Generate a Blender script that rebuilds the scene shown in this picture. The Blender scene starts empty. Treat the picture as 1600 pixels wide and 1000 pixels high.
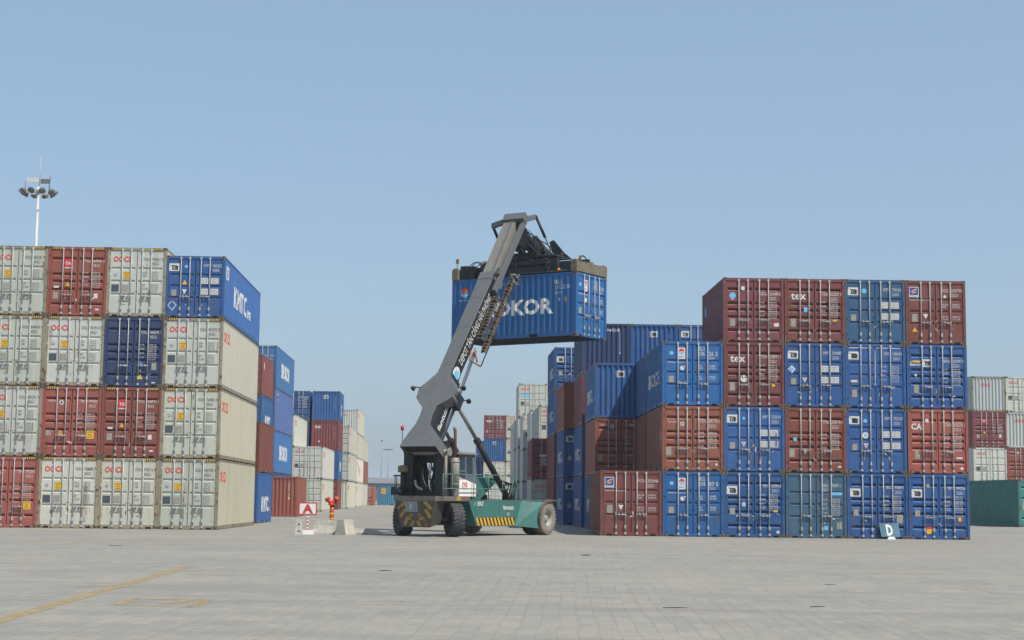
import bpy, bmesh, math, random
from mathutils import Vector, Matrix
random.seed(7)
scene = bpy.context.scene
COL = scene.collection
R = math.radians

# ------------------------------------------------------------------ camera
cam = bpy.data.cameras.new('camera')
cam.sensor_width = 36.0
cam.lens = 2523.7 / 1600.0 * 36.0
cam.clip_end = 6000.0
camo = bpy.data.objects.new('camera', cam); COL.objects.link(camo)
PIT, ROL, CAMH = 0.110132, 0.012066, 1.416
_s, _c = math.sin(PIT), math.cos(PIT)
_fw = Vector((0, _c, _s)); _up = Vector((0, -_s, _c)); _rt = Vector((1, 0, 0))
_r2 = _rt * math.cos(ROL) + _up * math.sin(ROL)
_u2 = -_rt * math.sin(ROL) + _up * math.cos(ROL)
camo.matrix_world = Matrix(((_r2.x, _u2.x, -_fw.x, 0), (_r2.y, _u2.y, -_fw.y, 0), (_r2.z, _u2.z, -_fw.z, CAMH), (0, 0, 0, 1)))
scene.camera = camo

# ------------------------------------------------------------------ light
SUN = Vector((1.0, -0.85, 2.0)).normalized()       # towards the sun
world = bpy.data.worlds.new("World"); scene.world = world
world.use_nodes = True
nt = world.node_tree
for n in list(nt.nodes): nt.nodes.remove(n)
wo = nt.nodes.new('ShaderNodeOutputWorld'); bg = nt.nodes.new('ShaderNodeBackground')
sky = nt.nodes.new('ShaderNodeTexSky'); sky.sky_type = 'NISHITA'
sky.sun_disc = False
sky.sun_elevation = math.asin(SUN.z)
sky.sun_rotation = math.atan2(SUN.x, SUN.y)
sky.altitude = 0; sky.air_density = 1.0; sky.dust_density = 2.3; sky.ozone_density = 2.5
bg.inputs['Strength'].default_value = 0.115
hz = nt.nodes.new('ShaderNodeMix'); hz.data_type = 'RGBA'        # even milky veil of a hazy day
hz.inputs[0].default_value = 0.55; hz.inputs[7].default_value = (1.92, 2.80, 3.72, 1)
nt.links.new(sky.outputs[0], hz.inputs[6]); nt.links.new(hz.outputs[2], bg.inputs[0]); nt.links.new(bg.outputs[0], wo.inputs[0])
sl = bpy.data.lights.new('sun', 'SUN'); sl.energy = 3.5; sl.angle = R(0.6); sl.color = (1.0, 0.94, 0.84)
so = bpy.data.objects.new('sun', sl); COL.objects.link(so)
so.rotation_euler = (-SUN).to_track_quat('-Z', 'Y').to_euler()
scene.view_settings.view_transform = 'Standard'
scene.view_settings.look = 'None'
scene.view_settings.exposure = 0.55
scene.view_settings.gamma = 1.0

# ------------------------------------------------------------------ materials
def newmat(name):
    m = bpy.data.materials.new(name); m.use_nodes = True
    t = m.node_tree
    return m, t, t.nodes['Principled BSDF']

def N(t, typ, **kw):
    n = t.nodes.new(typ)
    for k, v in kw.items(): setattr(n, k, v)
    return n

def mixc(t, fac, a, b, mode='MIX'):
    n = N(t, 'ShaderNodeMix', data_type='RGBA', blend_type=mode)
    for i, v in ((0, fac), (6, a), (7, b)):
        if hasattr(v, 'is_linked') or hasattr(v, 'links'): t.links.new(v, n.inputs[i])
        elif i == 0: n.inputs[0].default_value = v
        else: n.inputs[i].default_value = (v[0], v[1], v[2], 1)
    return n.outputs[2]

def ramp(t, src, p0, p1, v0=0.0, v1=1.0):
    n = N(t, 'ShaderNodeMapRange', clamp=True)
    n.inputs[1].default_value = p0; n.inputs[2].default_value = p1
    n.inputs[3].default_value = v0; n.inputs[4].default_value = v1
    t.links.new(src, n.inputs[0]); return n.outputs[0]

def noise(t, vec, scale, detail=4, rough=0.55):
    n = N(t, 'ShaderNodeTexNoise'); n.inputs['Scale'].default_value = scale
    n.inputs['Detail'].default_value = detail; n.inputs['Roughness'].default_value = rough
    t.links.new(vec, n.inputs['Vector']); return n.outputs[0]

def paint(name, col, rust=0.3, dirt=0.3, rough=0.5, fade=0.15, tint=True, metallic=0.0):
    """weathered paint: fading, run-off streaks, scratches and rust spots"""
    m, t, b = newmat(name)
    geo = N(t, 'ShaderNodeNewGeometry'); pos = geo.outputs['Position']
    c = tuple(col)
    if tint:
        oi = N(t, 'ShaderNodeObjectInfo')
        base = mixc(t, 1.0, c, oi.outputs['Color'], 'MULTIPLY')
    else:
        base = c
    n1 = noise(t, pos, 0.9, 3)
    pale = tuple(min(1, x * 0.75 + 0.25 * (0.30)) for x in c)
    o = mixc(t, ramp(t, n1, 0.42, 0.75, 0, fade * 3), base, pale)
    mp = N(t, 'ShaderNodeMapping'); mp.inputs['Scale'].default_value = (5.0, 5.0, 0.35)
    t.links.new(pos, mp.inputs[0])
    n2 = noise(t, mp.outputs[0], 1.3, 5)
    o = mixc(t, ramp(t, n2, 0.5, 0.78, 0, dirt), o, (0.09, 0.075, 0.055))
    n4 = noise(t, pos, 14, 4, 0.6)
    o = mixc(t, ramp(t, n4, 0.35, 0.7, 0.0, 0.16), o, tuple(x * 0.5 for x in c))
    n3 = noise(t, pos, 3.4, 8, 0.68)
    rf = ramp(t, n3, 0.72 - 0.2 * rust, 0.80 - 0.2 * rust, 0, min(1, 0.35 + rust))
    o = mixc(t, rf, o, (0.13, 0.055, 0.028))
    t.links.new(o, b.inputs['Base Color'])
    t.links.new(ramp(t, n3, 0.4, 0.75, rough - 0.08, min(1, rough + 0.3)), b.inputs['Roughness'])
    b.inputs['Metallic'].default_value = metallic
    b.inputs['Specular IOR Level'].default_value = 0.35
    bp = N(t, 'ShaderNodeBump'); bp.inputs['Strength'].default_value = 0.25; bp.inputs['Distance'].default_value = 0.03
    nb = noise(t, pos, 2.1, 2)
    t.links.new(nb, bp.inputs['Height']); t.links.new(bp.outputs[0], b.inputs['Normal'])
    return m

def plain(name, col, rough=0.6, var=0.2, scale=20.0, metallic=0.0):
    m, t, b = newmat(name)
    geo = N(t, 'ShaderNodeNewGeometry')
    n1 = noise(t, geo.outputs['Position'], scale, 4)
    o = mixc(t, ramp(t, n1, 0.35, 0.7, 0, 1), tuple(x * (1 - var) for x in col), tuple(min(1, x * (1 + var)) for x in col))
    t.links.new(o, b.inputs['Base Color'])
    b.inputs['Roughness'].default_value = rough; b.inputs['Metallic'].default_value = metallic
    b.inputs['Specular IOR Level'].default_value = 0.3
    return m

PAL = {
    'grey':   (0.515, 0.525, 0.460), 'cream': (0.535, 0.510, 0.410), 'white': (0.580, 0.570, 0.505),
    'silver': (0.470, 0.500, 0.480),
    'maroon': (0.180, 0.052, 0.056), 'talred': (0.240, 0.072, 0.052), 'brick': (0.285, 0.096, 0.066),
    'rose':   (0.345, 0.100, 0.078), 'oxide': (0.190, 0.060, 0.052), 'rust': (0.150, 0.058, 0.036), 'side_red': (0.190, 0.062, 0.048),
    'blue':   (0.026, 0.092, 0.260), 'bright': (0.020, 0.118, 0.330), 'navy': (0.028, 0.052, 0.125),
    'ultra':  (0.022, 0.096, 0.272), 'deep': (0.022, 0.068, 0.200), 'steel': (0.046, 0.108, 0.180), 'periw': (0.085, 0.140, 0.340),
    'kmtc':   (0.032, 0.112, 0.300), 'sinok': (0.055, 0.170, 0.390), 'fadedblue': (0.036, 0.108, 0.225),
    'teal':   (0.048, 0.235, 0.205), 'kmtcside': (0.055, 0.165, 0.430), 'cyan': (0.045, 0.190, 0.310),  # the kmtc side blue is lightened to paint in the sun on that flank
}
_pm = {}
def P(key, kind='panel'):
    k = (key, kind)
    if k not in _pm:
        c = PAL[key]
        rk = {'panel': (0.26, 0.42), 'frame': (0.68, 0.62), 'frame_oo': (0.85, 0.55)}[kind]
        light = sum(c) > 0.9
        if light and kind == 'panel': rk = (0.18, 0.26)
        _pm[k] = paint(key + '_' + kind + '_paint', (0.30, 0.265, 0.19) if kind == 'frame_oo' else c, rust=rk[0], dirt=rk[1], fade=0.08)
    return _pm[k]

WHITE = plain('white_marking', (0.60, 0.60, 0.585), 0.6, 0.12)
BWHITE = plain('bright_white_marking', (0.78, 0.78, 0.76), 0.6, 0.1)
DARK = plain('dark_marking', (0.045, 0.05, 0.06), 0.6)
BLACK = plain('black_opening', (0.010, 0.010, 0.011), 0.9)
RUBBER = plain('door_gasket_rubber', (0.022, 0.023, 0.026), 0.7)
GREYT = plain('grey_lettering', (0.115, 0.125, 0.135), 0.6)
REDL = plain('red_lettering', (0.62, 0.055, 0.035), 0.55, 0.12)
REDS = plain('red_sticker', (0.60, 0.045, 0.060), 0.5, 0.1)
YEL = plain('yellow_sticker', (0.72, 0.42, 0.035), 0.5, 0.12)
PLATE = plain('metal_data_plate', (0.30, 0.29, 0.25), 0.5)
VENT = plain('dark_placard', (0.065, 0.085, 0.10), 0.5)
SBLUE = plain('blue_print', (0.03, 0.07, 0.36), 0.5, 0.1)
LBLUE = plain('light_blue_print', (0.16, 0.46, 0.72), 0.5, 0.1)
ORNG = plain('orange_print', (0.75, 0.22, 0.03), 0.5, 0.1)
GALV = paint('galvanised_rod', (0.40, 0.405, 0.41), rust=0.35, dirt=0.3, rough=0.45, tint=False)
GALVH = paint('dull_handle_steel', (0.34, 0.34, 0.335), rust=0.5, dirt=0.4, tint=False)
GALVW = paint('painted_rod', (0.44, 0.475, 0.49), rust=0.3, dirt=0.25, rough=0.45, tint=False)
CAST = paint('rusty_casting', (0.15, 0.105, 0.07), rust=0.7, dirt=0.4, tint=False)
PLY = plain('plywood_floor', (0.20, 0.13, 0.08), 0.8)

# ------------------------------------------------------------------ mesh helpers
class MB:
    def __init__(s): s.v = []; s.f = []; s.m = []; s.sm = []
    def face(s, pts, mi=0, smooth=False):
        i = len(s.v); s.v += [tuple(p) for p in pts]; s.f.append(tuple(range(i, i + len(pts)))); s.m.append(mi); s.sm.append(smooth)
    def box(s, x0, x1, y0, y1, z0, z1, mi=0):
        i = len(s.v)
        s.v += [(x0, y0, z0), (x1, y0, z0), (x1, y1, z0), (x0, y1, z0), (x0, y0, z1), (x1, y0, z1), (x1, y1, z1), (x0, y1, z1)]
        for q in ((0, 3, 2, 1), (4, 5, 6, 7), (0, 1, 5, 4), (1, 2, 6, 5), (2, 3, 7, 6), (3, 0, 4, 7)):
            s.f.append(tuple(i + k for k in q)); s.m.append(mi); s.sm.append(False)
    def obox(s, o, ax, ay, az, mi=0):
        """box from corner o with three edge vectors"""
        o, ax, ay, az = map(Vector, (o, ax, ay, az)); i = len(s.v)
        s.v += [tuple(p) for p in (o, o + ax, o + ax + ay, o + ay, o + az, o + ax + az, o + ax + ay + az, o + ay + az)]
        for q in ((0, 3, 2, 1), (4, 5, 6, 7), (0, 1, 5, 4), (1, 2, 6, 5), (2, 3, 7, 6), (3, 0, 4, 7)):
            s.f.append(tuple(i + k for k in q)); s.m.append(mi); s.sm.append(False)
    def prism(s, bottom, top, mi=0, side=None):
        n = len(bottom); i = len(s.v)
        s.v += [tuple(p) for p in bottom] + [tuple(p) for p in top]
        s.f.append(tuple(i + n - 1 - k for k in range(n))); s.m.append(mi); s.sm.append(False)
        s.f.append(tuple(i + n + k for k in range(n))); s.m.append(mi); s.sm.append(False)
        for k in range(n):
            j = (k + 1) % n
            s.f.append((i + k, i + j, i + n + j, i + n + k)); s.m.append(mi if side is None else side); s.sm.append(False)
    def tube(s, pts, r, n=8, mi=0, cap=True):
        pts = [Vector(p) for p in pts]
        rs = r if isinstance(r, (list, tuple)) else [r] * len(pts)
        rings = []
        prev = None
        for k, p in enumerate(pts):
            if k == 0: d = pts[1] - pts[0]
            elif k == len(pts) - 1: d = pts[-1] - pts[-2]
            else: d = (pts[k + 1] - pts[k]).normalized() + (pts[k] - pts[k - 1]).normalized()
            d.normalize()
            a = prev if prev is not None else (Vector((0, 0, 1)) if abs(d.z) < 0.9 else Vector((1, 0, 0)))
            x = (a - d * a.dot(d)).normalized(); y = d.cross(x); prev = x
            i = len(s.v)
            for q in range(n):
                an = 2 * math.pi * q / n
                s.v.append(tuple(p + (x * math.cos(an) + y * math.sin(an)) * rs[k]))
            rings.append(i)
        for a, b in zip(rings[:-1], rings[1:]):
            for q in range(n):
                w = (q + 1) % n
                s.f.append((a + q, a + w, b + w, b + q)); s.m.append(mi); s.sm.append(True)
        if cap:
            s.f.append(tuple(rings[0] + n - 1 - q for q in range(n))); s.m.append(mi); s.sm.append(False)
            s.f.append(tuple(rings[-1] + q for q in range(n))); s.m.append(mi); s.sm.append(False)
    def revolve(s, prof, axis_o, axis_d, n=32, mi=0, closed=False):
        """prof: (distance along axis, radius)"""
        o = Vector(axis_o); d = Vector(axis_d).normalized()
        a = Vector((0, 0, 1)) if abs(d.z) < 0.9 else Vector((1, 0, 0))
        x = (a - d * a.dot(d)).normalized(); y = d.cross(x)
        rings = []
        for (h, r) in prof:
            i = len(s.v); rings.append(i)
            for q in range(n):
                an = 2 * math.pi * q / n
                s.v.append(tuple(o + d * h + (x * math.cos(an) + y * math.sin(an)) * r))
        pr = list(zip(rings[:-1], rings[1:]))
        if closed: pr.append((rings[-1], rings[0]))
        for a_, b_ in pr:
            for q in range(n):
                w = (q + 1) % n
                s.f.append((a_ + q, a_ + w, b_ + w, b_ + q)); s.m.append(mi); s.sm.append(True)
    def mesh(s, name, mats):
        me = bpy.data.meshes.new(name)
        me.from_pydata(s.v, [], s.f)
        for m in mats: me.materials.append(m)
        me.polygons.foreach_set('material_index', s.m)
        me.polygons.foreach_set('use_smooth', s.sm)
        me.update(); return me
    def build(s, name, mats, parent=None):
        if not isinstance(mats, (list, tuple)): mats = [mats]
        o = bpy.data.objects.new(name, s.mesh(name, mats)); COL.objects.link(o)
        if parent: o.parent = parent
        return o

def empty(name, loc=(0, 0, 0), rz=0.0):
    o = bpy.data.objects.new(name, None); COL.objects.link(o)
    o.location = loc; o.rotation_euler = (0, 0, rz); o.empty_display_size = 0.3
    return o

def tag(o, label=None, cat=None, group=None, kind=None):
    if label: o['label'] = label
    if cat: o['category'] = cat
    if group: o['group'] = group
    if kind: o['kind'] = kind
    return o

_tx = {}
def text_geo(body, bold=0.0, res=2):
    """vector outlines of a line of lettering, as (verts2d, faces), height of a capital = 1"""
    k = (body, bold, res)
    if k in _tx: return _tx[k]
    cu = bpy.data.curves.new('t', 'FONT'); cu.body = body; cu.size = 1.0; cu.offset = bold; cu.resolution_u = res
    cu.align_x = 'LEFT'
    ob = bpy.data.objects.new('t', cu)
    me = bpy.data.meshes.new_from_object(ob)
    vs = [(v.co.x, v.co.y) for v in me.vertices]; fs = [tuple(p.vertices) for p in me.polygons]
    bpy.data.objects.remove(ob); bpy.data.meshes.remove(me); bpy.data.curves.remove(cu)
    if vs:
        x0 = min(v[0] for v in vs); cap = 0.70
        vs = [((x - x0) / cap, y / cap) for x, y in vs]
    _tx[k] = (vs, fs); return _tx[k]

# ------------------------------------------------------------------ ground
def sstep(a, b, x):
    t = max(0.0, min(1.0, (x - a) / (b - a))); return t * t * (3 - 2 * t)
def gz(x, y):
    return 0.33 * sstep(76, 168, y) + 0.20 * sstep(20, 27, x) * sstep(72, 90, y)

def make_ground():
    xs = [-2500, -900, -350, -150, -80] + [-60 + 4 * i for i in range(31)] + [80, 150, 350, 900, 2500]
    ys = [-300, -60, -10, 0, 20, 40, 60, 68] + [72 + 4 * i for i in range(26)] + [200, 260, 400, 900, 2500, 4500]
    mb = MB()
    nx = len(xs)
    for y in ys:
        for x in xs: mb.v.append((x, y, gz(x, y)))
    for j in range(len(ys) - 1):
        for i in range(nx - 1):
            a = j * nx + i
            mb.f.append((a, a + 1, a + nx + 1, a + nx)); mb.m.append(0); mb.sm.append(True)
    m, t, b = newmat('concrete_pavers')
    geo = N(t, 'ShaderNodeNewGeometry'); pos = geo.outputs['Position']
    br = N(t, 'ShaderNodeTexBrick')
    br.inputs['Scale'].default_value = 1.0
    br.inputs['Brick Width'].default_value = 0.46; br.inputs['Row Height'].default_value = 0.215
    br.inputs['Mortar Size'].default_value = 0.009; br.inputs['Mortar Smooth'].default_value = 0.4
    br.inputs['Color1'].default_value = (0.272, 0.257, 0.222, 1); br.inputs['Color2'].default_value = (0.216, 0.211, 0.194, 1)
    br.inputs['Mortar'].default_value = (0.168, 0.161, 0.147, 1)
    br.offset = 0.5
    rot = N(t, 'ShaderNodeMapping'); rot.inputs['Rotation'].default_value = (0, 0, R(92)); t.links.new(pos, rot.inputs[0])
    w0 = N(t, 'ShaderNodeTexNoise'); w0.inputs['Scale'].default_value = 0.55; w0.inputs['Detail'].default_value = 2; t.links.new(pos, w0.inputs['Vector'])
    w1 = N(t, 'ShaderNodeVectorMath', operation='MULTIPLY_ADD'); t.links.new(w0.outputs['Color'], w1.inputs[0]); w1.inputs[1].default_value = (0.22, 0.16, 0); t.links.new(rot.outputs[0], w1.inputs[2])
    t.links.new(w1.outputs[0], br.inputs['Vector'])
    # laid fields of pavers, about 2.6 m by 0.9 m, that settled and weathered differently
    b2 = N(t, 'ShaderNodeTexBrick'); b2.inputs['Scale'].default_value = 1.0
    b2.inputs['Brick Width'].default_value = 1.10; b2.inputs['Row Height'].default_value = 0.36
    b2.inputs['Mortar Size'].default_value = 0.020; b2.inputs['Mortar Smooth'].default_value = 0.6
    b2.inputs['Color1'].default_value = (1.03, 1.02, 1.0, 1); b2.inputs['Color2'].default_value = (0.94, 0.945, 0.95, 1); b2.inputs['Mortar'].default_value = (0.80, 0.795, 0.79, 1)
    r2 = N(t, 'ShaderNodeMapping'); r2.inputs['Rotation'].default_value = (0, 0, R(93)); t.links.new(pos, r2.inputs[0])
    wob = noise(t, pos, 0.45, 2); wv = N(t, 'ShaderNodeVectorMath', operation='MULTIPLY_ADD')
    t.links.new(wob, wv.inputs[0]); wv.inputs[1].default_value = (0.25, 0.25, 0); t.links.new(r2.outputs[0], wv.inputs[2]); t.links.new(wv.outputs[0], b2.inputs['Vector'])
    n1 = noise(t, pos, 0.10, 6, 0.6); n2 = noise(t, pos, 0.9, 6, 0.65); n3 = noise(t, pos, 11, 4)
    o = mixc(t, ramp(t, n2, 0.35, 0.65, 0.10, 0.8), br.outputs['Color'], b2.outputs['Color'], 'MULTIPLY')
    o = mixc(t, ramp(t, n1, 0.38, 0.64, 0, 0.60), o, (0.298, 0.280, 0.240))
    n9 = noise(t, pos, 0.23, 5, 0.65)
    o = mixc(t, ramp(t, n9, 0.52, 0.68, 0, 0.35), o, (0.178, 0.174, 0.164))
    o = mixc(t, ramp(t, n2, 0.50, 0.78, 0, 0.45), o, (0.158, 0.152, 0.140))
    o = mixc(t, ramp(t, n3, 0.35, 0.75, 0, 0.40), o, (0.165, 0.159, 0.145))
    # tyre-polished bands, sandy drifts and small oil spots
    mp = N(t, 'ShaderNodeMapping'); mp.inputs['Scale'].default_value = (0.05, 0.34, 1); mp.inputs['Rotation'].default_value = (0, 0, R(14)); t.links.new(pos, mp.inputs[0])
    n5 = noise(t, mp.outputs[0], 1.6, 5, 0.62)
    o = mixc(t, ramp(t, n5, 0.52, 0.66, 0, 0.42), o, (0.162, 0.157, 0.146))
    m7 = N(t, 'ShaderNodeMapping'); m7.inputs['Scale'].default_value = (0.22, 0.9, 1); t.links.new(pos, m7.inputs[0])
    n7 = noise(t, m7.outputs[0], 1.1, 6, 0.7)
    o = mixc(t, ramp(t, n7, 0.52, 0.70, 0, 0.55), o, (0.315, 0.285, 0.235))
    # curved tyre scrubs where machines turn
    for cxy, rad in (((-13.0, 27.0, 0), 0.55), ((16.0, 40.0, 0), 0.42)):
        vs = N(t, 'ShaderNodeVectorMath', operation='SUBTRACT'); t.links.new(pos, vs.inputs[0]); vs.inputs[1].default_value = cxy
        ln = N(t, 'ShaderNodeVectorMath', operation='LENGTH'); t.links.new(vs.outputs[0], ln.inputs[0])
        cv = N(t, 'ShaderNodeCombineXYZ'); t.links.new(ln.outputs['Value'], cv.inputs[0])
        nr = noise(t, cv.outputs[0], 1.7, 3, 0.6)
        fm = N(t, 'ShaderNodeMath', operation='MULTIPLY'); t.links.new(ramp(t, nr, 0.60, 0.70, 0, 0.5), fm.inputs[0]); t.links.new(ramp(t, n2, 0.40, 0.62, 0, 1), fm.inputs[1])
        o = mixc(t, fm.outputs[0], o, (0.125, 0.122, 0.118))
    n6 = noise(t, pos, 2.6, 8, 0.75)
    o = mixc(t, ramp(t, n6, 0.68, 0.73, 0, 0.45), o, (0.080, 0.077, 0.070))
    n8 = noise(t, pos, 8.0, 6, 0.72)
    o = mixc(t, ramp(t, n8, 0.585, 0.66, 0, 0.50), o, (0.118, 0.114, 0.106))
    o = mixc(t, ramp(t, n8, 0.40, 0.30, 0, 0.35), o, (0.330, 0.318, 0.285))
    t.links.new(o, b.inputs['Base Color'])
    b.inputs['Roughness'].default_value = 0.85; b.inputs['Specular IOR Level'].default_value = 0.25
    bp = N(t, 'ShaderNodeBump'); bp.inputs['Strength'].default_value = 0.35; bp.inputs['Distance'].default_value = 0.01
    t.links.new(n3, bp.inputs['Height']); t.links.new(bp.outputs[0], b.inputs['Normal'])
    g = mb.build('ground', m); tag(g, kind='structure'); return g
make_ground()

def worn_yellow():
    m, t, b = newmat('worn_yellow_paint')
    geo = N(t, 'ShaderNodeNewGeometry'); pos = geo.outputs['Position']
    n1 = noise(t, pos, 5.0, 8, 0.7); n2 = noise(t, pos, 0.7, 3)
    o = mixc(t, ramp(t, n2, 0.3, 0.7, 0, 1), (0.40, 0.285, 0.10), (0.33, 0.27, 0.16))
    t.links.new(o, b.inputs['Base Color']); b.inputs['Roughness'].default_value = 0.85
    tr = N(t, 'ShaderNodeBsdfTransparent'); mx = N(t, 'ShaderNodeMixShader')
    fac = N(t, 'ShaderNodeMath', operation='MULTIPLY')
    t.links.new(ramp(t, n1, 0.36, 0.56, 0.15, 0.85), fac.inputs[0]); t.links.new(ramp(t, n2, 0.25, 0.55, 0.35, 1.0), fac.inputs[1])
    t.links.new(fac.outputs[0], mx.inputs[0])
    t.links.new(tr.outputs[0], mx.inputs[1]); t.links.new(b.outputs[0], mx.inputs[2])
    t.links.new(mx.outputs[0], t.nodes['Material Output'].inputs[0])
    return m
def stripes_on_ground():
    mb = MB()
    def strip(a, b_, w):
        a = Vector(a); b_ = Vector(b_); d = (b_ - a).normalized(); n = Vector((-d.y, d.x)) * w / 2
        k = max(1, int((b_ - a).length / 2))
        for i in range(k):
            p = a + (b_ - a) * i / k; q = a + (b_ - a) * (i + 1) / k
            mb.face([(v.x, v.y, 0.004 + gz(v.x, v.y)) for v in (p - n, q - n, q + n, p + n)][::1])
    strip((-5.62, 17.3), (-6.36, 32.6), 0.24)
    for a, b_ in (((-5.0, 21.0), (-5.1, 22.3)), ((-5.1, 22.25), (-4.1, 22.2)), ((-4.1, 22.2), (-4.0, 20.7)), ((-4.95, 21.0), (-4.0, 20.7)), ((-4.5, 21.2), (-4.3, 22.1))):
        strip(a, b_, 0.15)
    strip((-6.6, 24.95), (-6.1, 25.3), 0.12)
    strip((-5.7, 29.1), (-4.7, 29.15), 0.13)
    strip((7.3, 32.76), (8.8, 32.8), 0.10); strip((7.95, 28.6), (7.75, 25.9), 0.05)
    strip((-3.9, 73.5), (-4.4, 96), 0.45)
    o = mb.build('lane_marking', worn_yellow()); tag(o, kind='structure')
stripes_on_ground()

# ------------------------------------------------------------------ shipping containers
W = 2.438; L20 = 6.058; L40 = 12.192; HS = 2.591; HC = 2.896; GAPZ = 0.012
def prof(y0, y1, n, depth, out_frac=0.25, slope_frac=0.25):
    """break points (pos, inset) of a trapezoid corrugation"""
    p = (y1 - y0) / n; pts = []
    a = p * out_frac; s_ = p * slope_frac
    for k in range(n):
        q = y0 + p * k
        pts += [(q, 0.0), (q + a, 0.0), (q + a + s_, depth), (q + 2 * a + s_ if False else q + p - s_, depth)]
    pts.append((y1, 0.0)); return pts
SIDEP = {L20: prof(0.13, L20 - 0.13, 21, 0.036), L40: prof(0.13, L40 - 0.13, 43, 0.036)}
ENDP = prof(-W / 2 + 0.11, W / 2 - 0.11, 9, 0.062, 0.22, 0.28)

def interp(pts, y):
    if y <= pts[0][0] or y >= pts[-1][0]: return 0.0
    for (a, da), (b, db) in zip(pts[:-1], pts[1:]):
        if a <= y <= b: return da + (db - da) * (y - a) / max(1e-9, b - a)
    return 0.0

_cm = {}
def cmesh(key, fn):
    if key not in _cm: _cm[key] = fn()
    return _cm[key]

def m_frame(L, H):
    mb = MB(); w = W / 2
    hc = 0.118
    for sx in (-1, 1):
        x0, x1 = sorted((sx * w, sx * (w - 0.105)))
        mb.box(x0, x1, 0.0, 0.13, hc, H - hc); mb.box(x0, x1, L - 0.12, L, hc, H - hc)
        x2, x3 = sorted((sx * (w - 0.002), sx * (w - 0.05)))
        mb.box(x2, x3, 0.178, L - 0.178, 0.02, 0.165)
        mb.box(x2, x3, 0.178, L - 0.178, H - 0.075, H - 0.015)
        if L == L20:
            xa = sx * (w + 0.001)
            for cy in (-1.03, 1.03):
                q = [(xa, L / 2 + cy - 0.18, 0.03), (xa, L / 2 + cy + 0.18, 0.03), (xa, L / 2 + cy + 0.18, 0.145), (xa, L / 2 + cy - 0.18, 0.145)]
                mb.face(q if sx > 0 else q[::-1], 1)
    mb.box(-w + 0.162, w - 0.162, 0.01, 0.12, H - 0.125, H - 0.012)
    mb.box(-w + 0.162, w - 0.162, 0.01, 0.12, 0.015, 0.150)
    mb.box(-w + 0.162, w - 0.162, L - 0.11, L - 0.006, H - 0.115, H - 0.012)
    mb.box(-w + 0.162, w - 0.162, L - 0.11, L - 0.006, 0.015, 0.140)
    for sx in (-1, 1):
        xc = sx * (w - 0.36)
        mb.face([(xc - 0.11, 0.008, 0.02), (xc + 0.11, 0.008, 0.02), (xc + 0.11, 0.008, 0.085), (xc - 0.11, 0.008, 0.085)], 1)  # black faces paint in the shadow of the sill cutouts
    mb.box(-w + 0.1, w - 0.1, 0.09, 0.12, 0.14, H - 0.12, 1)     # dark seal behind the doors
    mb.box(-w + 0.03, w - 0.03, 0.12, L - 0.12, 0.06, 0.15, 1)   # floor bearers
    return mb.mesh('frame', [WHITE, BLACK])

def m_casting():
    mb = MB(); mb.box(-0.081, 0.081, -0.089, 0.089, -0.059, 0.059)
    for s_ in (-1, 1):
        y = s_ * 0.0905
        q = [(0.028 * math.cos(a) * 1.0, y, 0.040 * math.sin(a)) for a in [2 * math.pi * k / 10 for k in range(10)]]
        mb.face(q if s_ < 0 else q[::-1], 1)
        x = s_ * 0.0825
        q = [(x, 0.042 * math.cos(a), 0.032 * math.sin(a)) for a in [2 * math.pi * k / 10 for k in range(10)]]
        mb.face(q if s_ > 0 else q[::-1], 1)
    return mb.mesh('corner_casting', [CAST, BLACK])

def m_side(L, H):
    mb = MB(); x = W / 2 - 0.006
    ps = SIDEP[L]
    for (a, da), (b, db) in zip(ps[:-1], ps[1:]):
        mb.face([(x - da, a, 0.16), (x - db, b, 0.16), (x - db, b, H - 0.07), (x - da, a, H - 0.07)])
    return mb.mesh('side_panel', [WHITE])
def m_side_l(L, H):
    mb = MB(); x = -(W / 2 - 0.006)
    ps = SIDEP[L]
    for (a, da), (b, db) in zip(ps[:-1], ps[1:]):
        mb.face([(x + db, b, 0.16), (x + da, a, 0.16), (x + da, a, H - 0.07), (x + db, b, H - 0.07)])
    return mb.mesh('side_panel', [WHITE])
def m_end(L, H):
    mb = MB()
    for (a, da), (b, db) in zip(ENDP[:-1], ENDP[1:]):
        mb.face([(b, L - 0.012 - db, 0.135), (a, L - 0.012 - da, 0.135), (a, L - 0.012 - da, H - 0.11), (b, L - 0.012 - db, H - 0.11)])
    return mb.mesh('end_wall', [WHITE])
def m_roof(L, H):
    mb = MB(); ps = prof(0.13, L - 0.12, int(L / 0.25), 0.02)
    for (a, da), (b, db) in zip(ps[:-1], ps[1:]):
        mb.face([(-W / 2 + 0.04, a, H - 0.02 - da), (W / 2 - 0.04, a, H - 0.02 - da), (W / 2 - 0.04, b, H - 0.02 - db), (-W / 2 + 0.04, b, H - 0.02 - db)])
    return mb.mesh('roof_panel', [WHITE])
def m_floor(L):
    mb = MB(); mb.box(-W / 2 + 0.06, W / 2 - 0.06, 0.12, L - 0.12, 0.151, 0.175); return mb.mesh('floor', [PLY])

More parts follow.
